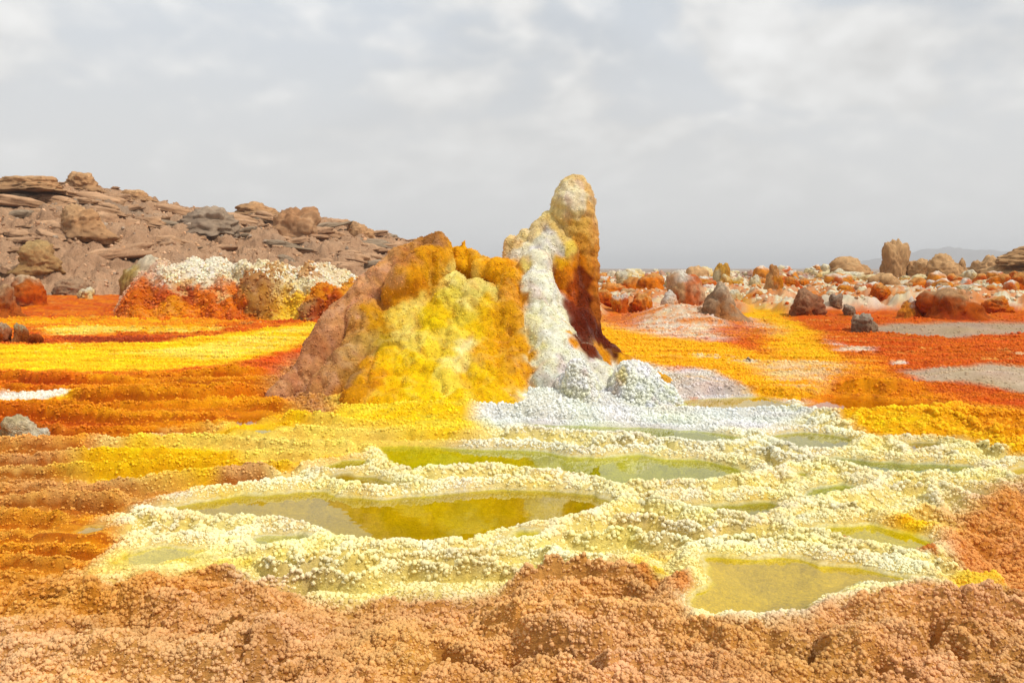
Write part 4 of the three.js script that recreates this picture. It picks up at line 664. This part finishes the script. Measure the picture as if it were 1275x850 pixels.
boulder('salt_cone', 'weathered tan salt peak on the orange terraces', 'salt cone', 25, 545, 60, 36, 'cone', [[-0.1, 1, 206, 186, 146], [0.5, 0.4, 220, 206, 176], [-0.5, 0.3, 188, 150, 106], [0, 0.1, 196, 146, 96]], { deep: 0.8 });
boulder('stone', 'flat tan salt ledge beside the weathered salt peak', 'stone', -2, 545, 30, 15, 'low', [[0, 0.8, 204, 176, 136], [0, 0.2, 190, 146, 100]]);
boulder('stone', 'pale knobby stone leaning on the weathered salt peak', 'stone', 52, 539, 24, 13, 'jag', [[0, 0.8, 222, 212, 190], [0, 0.2, 206, 170, 120]]);

// ---------------------------------------------------------------- the crusted bank on the left
{
  const D = 22, body = [
    ...chain([K(322, 352, D - 0.1, 17), K(320, 378, D - 0.3, 21), K(318, 398, D - 0.4, 17)]), ...chain([K(338, 345, D + 0.2, 15), K(344, 360, D + 0.2, 14)]),
    ...chain([K(404, 366, D - 0.5, 14), K(392, 385, D - 0.8, 13), K(380, 405, D - 1, 9)]), ...chain([K(424, 372, D - 0.6, 12), K(408, 396, D - 0.9, 10)]), ...chain([K(382, 388, D - 1, 8)]), ...chain([K(440, 362, D - 0.2, 14), K(430, 386, D - 0.6, 14)]),
    ...chain([K(388, 334, D + 0.8, 8), K(386, 352, D + 0.8, 14)]), ...chain([K(228, 338, D + 1.2, 8)]), ...chain([K(246, 336, D + 1.3, 9)]), ...chain([K(300, 338, D + 1, 8)]),
  ];
  const rocks = union(body, 0.12);
  const bankTop = (x, z) => {                      // a slope with ribs of dripped crust, flat behind its crest
    const d = -z, px = x / d * F + PW / 2, on = ss(118, 190, px) * (1 - 0.25 * ss(400, 470, px)), cr = 0.5 * n2(x * 0.5, 3), rib = 1 - 2 * Math.abs(n2(x * 1.55 + d * 0.9, d * 0.25 + 5)), rib2 = n2(x * 4 + d * 2.2, d * 0.7);
    const t = clamp((d + cr - 20.9 + 0.35 * rib) / 2.1, 0, 1.6), prof = t < 1 ? Math.pow(ss(0, 1.25, t * 1.1), 0.8) : 1;
    return 0.28 + on * (1.0 * prof + 0.14 * rib * (1 - Math.abs(2 * Math.min(t, 1) - 1)) + 0.06 * rib2 * Math.min(t, 1) + (0.16 * knob2(x, d, 0.95) + 0.18 * knob2(x + 4, d, 0.38) + 0.55 * fbm2(x * 0.8, d * 0.9, 4)) * ss(0.5, 1, t)) - 0.5 * ss(24.5, 27, d) * on - (1 - on) * 0.35;
  };
  const s = (x, y, z) => smin((y - bankTop(x, z)) * 0.62, rocks(x, y, z), 0.10);
  const col = stains(s, [
    [215, 345, 232, 218, 190], [240, 340, 236, 226, 200], [265, 338, 238, 228, 204], [290, 338, 236, 226, 200], [250, 352, 232, 214, 180], [225, 355, 226, 180, 120], [300, 345, 232, 216, 176],
    [180, 372, 196, 96, 40], [205, 368, 186, 78, 30], [190, 390, 212, 120, 40], [215, 380, 226, 150, 60], [232, 372, 170, 70, 26], [240, 388, 214, 120, 44], [252, 368, 206, 104, 40], [262, 385, 196, 92, 36], [275, 370, 228, 190, 130, 14], [285, 382, 214, 112, 36], [295, 365, 212, 108, 30], [300, 390, 206, 98, 28], [180, 398, 206, 104, 34], [240, 400, 208, 100, 34], [290, 402, 200, 90, 30],
    [318, 345, 176, 128, 84], [335, 340, 178, 132, 84], [312, 370, 156, 104, 66], [325, 375, 178, 118, 70], [338, 385, 186, 120, 60], [320, 398, 170, 92, 44],
    [355, 368, 232, 190, 100], [365, 385, 242, 196, 80], [362, 400, 246, 204, 90], [350, 350, 236, 212, 156], [370, 355, 236, 222, 180],
    [385, 332, 206, 160, 110], [388, 325, 238, 230, 214, 10], [400, 345, 236, 222, 190], [425, 345, 234, 216, 176], [450, 345, 236, 220, 180],
    [400, 362, 206, 120, 50], [415, 370, 186, 80, 34], [405, 385, 150, 66, 34], [382, 388, 160, 110, 80], [395, 400, 176, 72, 30], [430, 362, 214, 140, 70], [440, 375, 190, 96, 50],
  ].map(q => q[1] > 358 && q[3] < 150 ? [q[0], q[1], Math.min(240, q[2] * 1.06), Math.min(230, q[3] * 1.16), q[4] * 1.05, q[5]] : q), 17, 30, D, 2.6);
  const g = netSurface(s, [-13.5, -0.1, -26.5], [-2.2, 2.5, -19.6], 0.05), p0 = at(280, 390, D), o = [p0[0], 0.3, p0[2]];
  finish(g, o, (x, y, z) => 0.13 * fbm3(x * 1.6, y * 1.6, z * 1.6, 4) + 0.08 * (knob3(x, y, z, 0.34) - 0.5) + 0.07 * (knob3(x, y, z, 0.15) - 0.5) - 0.06 * Math.abs(n3(x * 5 + z * 2, y * 1.5, z * 3)), col);
  const root = new THREE.Group(); root.name = numbered('salt_bank'); root.position.set(...o); scene.add(root);
  tag(root, 'crusted bank with white salt top and rust orange drips below the rocky hill', 'salt bank'); add('bank_body', g, crustMat, root);
  // white knobs on the crest
  const R = mulberry(9), items = [];
  for (let i = 0; i < 1500; i++) { const px = 195 + 300 * R(), py = 328 + 24 * R(), Dt = trace(s, px, py, 17, 30); if (!Dt) continue; const q = at(px, py, Dt), r = 0.02 + 0.06 * R() * R() * R(), w = R(), c = w < 0.93 ? C(232 + 10 * R(), 222 + 12 * R(), 186 + 30 * R()) : C(214, 170, 120); items.push([q[0] - o[0], q[1] - o[1] + r * 0.2, q[2] - o[2], r, ...c]); }
  scatter('salt_knobs', '', [...items, ...nodulesOn(g, o, 14000, 0.028, 91)], root);
}

// ---------------------------------------------------------------- the rocky hill
const SKY = [[-500, 224], [-60, 228], [0, 228], [60, 231], [90, 232], [125, 238], [165, 247], [210, 257], [270, 269], [340, 268], [385, 274], [420, 277], [450, 287], [480, 294], [515, 305], [560, 319], [620, 331], [680, 338]];
const skyAt = px => { for (let i = 1; i < SKY.length; i++) if (px < SKY[i][0]) { const a = SKY[i - 1], b = SKY[i]; return mix(a[1], b[1], clamp((px - a[0]) / (b[0] - a[0]), 0, 1)); } return 338; };
function hillPoint(px, t) {                        // t 0 foot .. 1 crest
  const Df = mix(38, 44, ss(0, 500, px)), Dc = mix(60, 78, ss(0, 560, px)), D = mix(Df, Dc, t), x = ray(px, 300)[0] * D;
  const yc = CAM_H + ray(px, skyAt(px))[1] * Dc, e = Math.min(t, 1);
  let y = mix(-0.6, yc, Math.pow(e, 0.8) * (1.0)); if (t > 1) y -= (t - 1) * 5;
  const amp = Math.max(0, yc - 0.4) / 7;
  const n = fbm2(x * 0.16 + 3, D * 0.2, 4), v = y * 2.1 + x * 0.2 + n * 2.2, fl = Math.floor(v), fr = v - fl, st = (fl + ss(0.0, 0.22, fr) - 0.35 * ss(0.86, 0.98, fr)) / 2.1 - (x * 0.2 + n * 2.2) / 2.1;
  const nz = 0.5 * fbm2(x * 0.35 + 40, D * 0.35, 3) * Math.min(1, 0.35 + amp) + 0.16 * (1 - 2.4 * Math.abs(n2(x * 0.8 + D * 0.3, D * 0.8))) * 0.6 + 0.5 * fbm2(x * 1.3, D * 1.1, 5) - 0.18 * Math.pow(Math.max(0, 1 - 3 * Math.abs(n2(x * 0.55 + D * 0.2, D * 0.5 + 9))), 2) + 0.10 * (knob2(x, D, 0.55) - 0.5);
  const q = ss(0.0, 0.06, t);
  return [x, mix(y, st, 0.92) + nz * (t > 0.9 ? 0.55 : 1) * q, -D];
}
{
  const root = new THREE.Group(); root.name = numbered('hill'); scene.add(root); tag(root, 'brown rocky hill of broken layered slabs', 'hill', null, 'structure');
  const nu = 640, nv = 200, pos = [], col = [], uv = [], idx = [];
  const hc = [C(216, 176, 142), C(194, 154, 122), C(168, 132, 104), C(216, 170, 132), C(170, 150, 130)];
  for (let j = 0; j < nv; j++) for (let i = 0; i < nu; i++) {
    const p = hillPoint(-420 + 1110 * i / (nu - 1), 1.35 * j / (nv - 1)); pos.push(...p);
    const a = clamp(0.5 + 1.1 * fbm3(p[0] * 0.4, p[1] * 1.4, p[2] * 0.3, 3), 0, 1), b = ss(0.1, 0.5, fbm3(p[0] * 0.13 + 8, p[1] * 0.3, p[2] * 0.13, 3)), c = ss(0.0, 0.5, fbm3(p[0] * 1.5, p[1] * 2.5, p[2] * 1.5, 2));
    for (let k = 0; k < 3; k++) col.push(mix(mix(mix(hc[0][k], hc[1][k], a), hc[4][k], b * 0.8), hc[2][k], c * 0.5)); uv.push(p[0] / 2, (p[1] * 0.8 - p[2]) / 2);
  }
  for (let j = 0; j < nv - 1; j++) for (let i = 0; i < nu - 1; i++) { const a = j * nu + i, b = a + 1, c = a + nu, d = c + 1; idx.push(a, b, d, a, d, c); }
  const g = new THREE.BufferGeometry(); g.setAttribute('position', new THREE.Float32BufferAttribute(pos, 3)); g.setAttribute('color', new THREE.Float32BufferAttribute(col, 3)); g.setAttribute('uv', new THREE.Float32BufferAttribute(uv, 2)); g.setIndex(idx); g.computeVertexNormals();
  const hillMat = rockMat.clone(); hillMat.bumpScale = 0.06;
  add('slope', g, hillMat, root);
  // slabs lying on the slope
  const R = mulberry(41), slabs = [];
  for (let k = 0; k < 12; k++) slabs.push(boulderGeo(200 + k * 5.3, k % 3 ? 'rock' : 'jag', 2, 0.5 + 0.2 * R(), 1.3, k % 6 === 5 ? [[0, 0.9, 178, 156, 132], [0, 0.2, 160, 138, 114]] : [[0, 0.9, 220, 178, 142], [-0.5, 0.5, 190, 150, 118], [0.5, 0.5, 206, 164, 128], [0, 0.1, 170, 132, 102]], 5));
  for (let i = 0; i < 290; i++) {
    const px = -60 + 600 * R(), t = 0.10 + 0.92 * Math.sqrt(R()), a = hillPoint(px, t), c = hillPoint(px, t + 0.03);
    if (a[1] < 0.9) continue;
    const m = add('rock_slab', slabs[i % slabs.length], rockMat, root), sc = (0.35 + 0.9 * R() * R()) * (t > 0.9 ? 0.7 : 1); m.position.set(a[0], a[1] - 0.20 * sc, a[2]);
    m.scale.set(sc * (1 + 1.3 * R()), sc * (0.6 + 0.7 * R()), sc); m.rotation.set(clamp(Math.atan2(c[1] - a[1], Math.abs(c[2] - a[2])) * 0.5, -0.1, 0.4) + 0.2 * (R() - 0.5), (R() - 0.5) * 0.9 + (R() < 0.5 ? Math.PI : 0), -0.10 + 0.2 * (R() - 0.5));
  }
  // rubble on the slope and on the far plain
  const items = []; for (let i = 0; i < 3000; i++) { const px = -100 + 640 * R(), t = R(), a = hillPoint(px, t); const r = 0.04 + 0.16 * R() * R() * R(), c = hc[Math.floor(R() * 5)], v = 0.75 + 0.4 * R(); items.push([a[0], a[1] + r * 0.2, a[2], r, c[0] * v, c[1] * v, c[2] * v]); }
  scatter('rubble', '', items, root);
}
const hillR = [[0, 0.9, 216, 174, 132], [-0.5, 0.5, 186, 146, 108], [0.5, 0.5, 206, 160, 118], [0, 0.1, 176, 138, 104]];
function onHill(name, label, px, t, wpx, hpx, kind, o = {}) { const p = hillPoint(px, t), D = -p[2]; bseed += 5.7; const W = wpx * D / F, H = hpx * D / F, g = boulderGeo(o.seed || bseed, kind, W, H, W * 0.9, o.cols || hillR, 13), m = add(name, g, rockMat); m.position.set(p[0], p[1] - H * 0.12, p[2]); tag(m, label, 'outcrop'); return m; }
onHill('rock_outcrop', 'pointed rock outcrop on the crest of the brown hill', 104, 0.98, 46, 24, 'jag', { seed: 33.1 });
onHill('rock_outcrop', 'low rounded rock outcrop along the crest past the pointed one', 172, 0.98, 40, 14, 'rock');
onHill('rock_outcrop', 'flat peaked slab outcrop on the middle of the crest', 318, 0.98, 52, 16, 'cone');
onHill('rock_outcrop', 'lumpy stack of rounded brown rocks on the hill crest', 368, 0.62, 64, 44, 'dome', { seed: 60.2, cols: [[0, 1, 196, 150, 112], [0, 0.75, 188, 140, 102], [-0.4, 0.5, 204, 160, 122], [0.4, 0.4, 208, 166, 128], [0, 0.1, 190, 150, 116]] });
onHill('rock_outcrop', 'rounded brown rock shoulder beside the lumpy rock stack', 446, 0.8, 44, 26, 'rock');
onHill('rock_outcrop', 'thick ledge of brown rock with a dark underside', 40, 0.8, 90, 20, 'rock');
onHill('rock_outcrop', 'bulging ochre brown rock low on the hill', 100, 0.4, 70, 40, 'rock');
onHill('rock_outcrop', 'grey broken rock heap in the middle of the hill', 260, 0.6, 80, 40, 'jag', { cols: [[0, 0.9, 186, 164, 142], [-0.5, 0.4, 160, 138, 118], [0.5, 0.4, 170, 148, 126]] });
onHill('rock_outcrop', 'yellowish brown knobs at the foot of the hill by the flats', 45, 0.15, 60, 40, 'rock', { cols: [[0, 0.9, 200, 166, 118], [-0.5, 0.4, 176, 140, 96], [0.5, 0.4, 186, 148, 104]] });
onHill('rock_outcrop', 'dark rubble knoll at the foot of the hill', 88, 0.08, 60, 26, 'jag', { cols: [[0, 0.9, 184, 150, 120], [0, 0.3, 162, 128, 100]] });
// layered ledge on the right skyline
{
  const R = mulberry(55), D = 58, root = new THREE.Group(), p = at(1262, 345, D); root.name = numbered('rock_outcrop'); root.position.set(p[0], 0.3, p[2]); scene.add(root); tag(root, 'layered tan rock ledge of thick tilted slabs past the spiky outcrop', 'outcrop');
  const m0 = new THREE.MeshStandardMaterial({ color: new THREE.Color().setRGB(...C(196, 164, 130)), roughness: 0.95, map: speckle, bumpMap: bumpy, bumpScale: 0.04 });
  for (let i = 0; i < 9; i++) {
    const g = boulderGeo(70 + i * 3.3, 'rock', 4.6 - 0.2 * i + R(), 0.62, 3.4, tanR, 10), m = add('rock_slab', g, rockMat, root);
    m.position.set((R() - 0.5) * 1.4 + 0.10 * i, 0.0 + 0.28 * i, (R() - 0.5) * 0.8); m.rotation.set(0.05 * (R() - 0.5), R() * 0.8, 0.10 + 0.08 * (R() - 0.5));
  }
}
// ---------------------------------------------------------------- small crust hummocks of the far field
{
  const R = mulberry(63), kinds = ['jag', 'rock', 'jag', 'rock', 'cone'], sets = [creamR, creamR, whiteCapR, rustR, tanR, [[0, 0.9, 238, 220, 176], [0, 0.4, 234, 180, 90], [0, 0.1, 214, 130, 50]]], pool = [];
  sets.forEach((s, k) => { for (let v = 0; v < 3; v++) pool.push({ k, g: boulderGeo(100 + k * 11.3 + v * 4.7, kinds[(k + v) % 5], 1, 0.7, 1, s, 7) }); });
  const marks = [[1113, 356, 'the rock tower'], [856, 387, 'the big banded boulder'], [898, 406, 'the grey brown cone'], [1004, 396, 'the purple brown boulder'], [1180, 399, 'the wide rust mound'], [1262, 352, 'the layered ledge'], [752, 388, 'the dark spire'], [1060, 356, 'the rounded tan boulder'], [962, 381, 'the tan peaked hummock'], [800, 392, 'the rust hummocks by the spire'], [1239, 392, 'the round rust mound']].map(q => [...gp(q[0], q[1]), q[2]]);
  const what = ['cream salt hummock', 'cream salt hummock', 'rust hummock with pale cap', 'rust hummock', 'tan rock lump', 'yellow stained hummock'];
  const near = (x, D) => marks.reduce((m, q) => Math.hypot(q[0] - x, (q[1] - D) * 0.5) < Math.hypot(m[0] - x, (m[1] - D) * 0.5) ? q : m)[2];
  const grp = ['cream hummocks of the crust field', 'cream hummocks of the crust field', 'pale capped rust hummocks of the crust field', 'rust hummocks of the crust field', 'tan lumps of the crust field', 'yellow hummocks of the crust field'];
  let n = 0;
  for (let tries = 0; tries < 1400 && n < 150; tries++) {
    const px = 745 + 600 * R(), py = 343 + 38 * Math.pow(R(), 1.5), q = pool[Math.floor(R() * pool.length)], wpx = 9 + 17 * R() * R() + (py - 344) * 0.12, tn = R() * 6.28, hr = 0.6 + 0.5 * R();
    if (px > 900 && px < 1030 && py > 372) continue; if (py > 380) continue;
    const [x, D] = gp(px, py), W = wpx * D / F; n++;
    const m = add('crust_hummock', q.g, rockMat); m.position.set(x, ground(x, D).h - W * 0.06, -D); m.scale.set(W, W * hr, W); m.rotation.y = tn; tag(m, 'small ' + what[q.k] + ' in the crust field near ' + near(x, D), 'hummock', grp[q.k]);
  }
  // larger ones, half sunk, that make up the broken ridges
  for (let i = 0; i < 150; i++) {
    const px = 742 + 590 * R(), py = 352 + 36 * R(), rust = py > 362 && R() < 0.6, q = pool[rust ? 6 + Math.floor(R() * 6) : Math.floor(R() * pool.length)], wpx = 20 + 26 * R(), tn = R() * 6.28, hr = 0.45 + 0.45 * R();
    if (px > 895 && px < 1045 && py > 366) continue; if (px > 1060 && px < 1110 && py > 376) continue;
    const [x, D] = gp(px, py), W = wpx * D / F, m = add('crust_hummock', q.g, rockMat); m.position.set(x, ground(x, D).h - W * 0.14, -D); m.scale.set(W, W * hr, W * 0.8); m.rotation.y = tn; tag(m, 'broad half sunken ' + what[q.k] + ' in the ridges near ' + near(x, D), 'hummock', grp[q.k].replace('crust field', 'broken ridges'));
  }
  const items = [];
  for (let i = 0; i < 21000; i++) { const far = R() < 0.3, D = far ? 60 + 120 * R() : 20 + 45 * R(), x = (R() * 2 - 1) * 0.72 * D; if (x < -0.05 * D && !far) continue; const o = ground(x, D); if (!far && o.kk < 0.6) continue; const r = (far ? 0.10 + 0.5 * R() * R() * R() : 0.025 + 0.12 * R() * R() * R()), w = R(), c = far ? (w < 0.8 ? C(160 + 30 * R(), 132 + 20 * R(), 106 + 20 * R()) : C(222, 204, 176)) : w < 0.55 ? C(232, 220, 190) : w < 0.75 ? C(214, 150, 96) : w < 0.9 ? C(196, 96, 44) : C(176, 140, 110); items.push([x, o.h + r * 0.2, -D, r, ...c]); }
  scatter('loose_crust', 'loose lumps of salt and brown rock strewn over the far crust field', items);
}
// ---------------------------------------------------------------- far mountains
{
  const make = (label, D, prof, seed) => {
    const pos = [], idx = [], nu = 160, nv = 14, p0 = prof[0][0], p1 = prof[prof.length - 1][0];
    for (let j = 0; j < nv; j++) for (let i = 0; i < nu; i++) { const px = mix(p0, p1, i / (nu - 1)); let py = 334; for (let k = 1; k < prof.length; k++) if (px <= prof[k][0]) { const a = prof[k - 1], b = prof[k]; py = mix(a[1], b[1], (px - a[0]) / (b[0] - a[0])); break; }
      const top = (334 - py) / F * D, t = j / (nv - 1), d = D * (0.86 + 0.28 * t), e = 1 - Math.abs(t * 2 - 1), x = ray(px, 334)[0] * d; pos.push(x, -2 + top * Math.pow(e, 1.1) * (1 + 0.12 * fbm2(px * 0.05 + seed, t * 4, 4)) + top * 0.10 * fbm2(px * 0.12, seed + t * 6, 3) * e, -d); }
    for (let j = 0; j < nv - 1; j++) for (let i = 0; i < nu - 1; i++) { const a = j * nu + i; idx.push(a, a + 1, a + nu + 1, a, a + nu + 1, a + nu); }
    const g = new THREE.BufferGeometry(); g.setAttribute('position', new THREE.Float32BufferAttribute(pos, 3)); g.setIndex(idx); g.computeVertexNormals();
    tag(add('mountains', g, new THREE.MeshStandardMaterial({ color: new THREE.Color().setRGB(0.16, 0.13, 0.11), roughness: 1 })), label, 'mountains', null, 'structure');
  };
  make('hazy blue mountain range on the horizon behind the rock tower', 3800, [[1020, 334], [1060, 326], [1100, 318], [1130, 312], [1160, 307], [1182, 304], [1205, 308], [1240, 309], [1275, 312], [1340, 310], [1420, 314], [1500, 334]], 3);
  make('faint low hills on the horizon behind the tan peaked hummock', 4000, [[915, 334], [945, 334], [958, 331], [972, 332], [992, 336 - 3], [1020, 331], [1050, 334]], 8);
}
renderer.render(scene, camera);
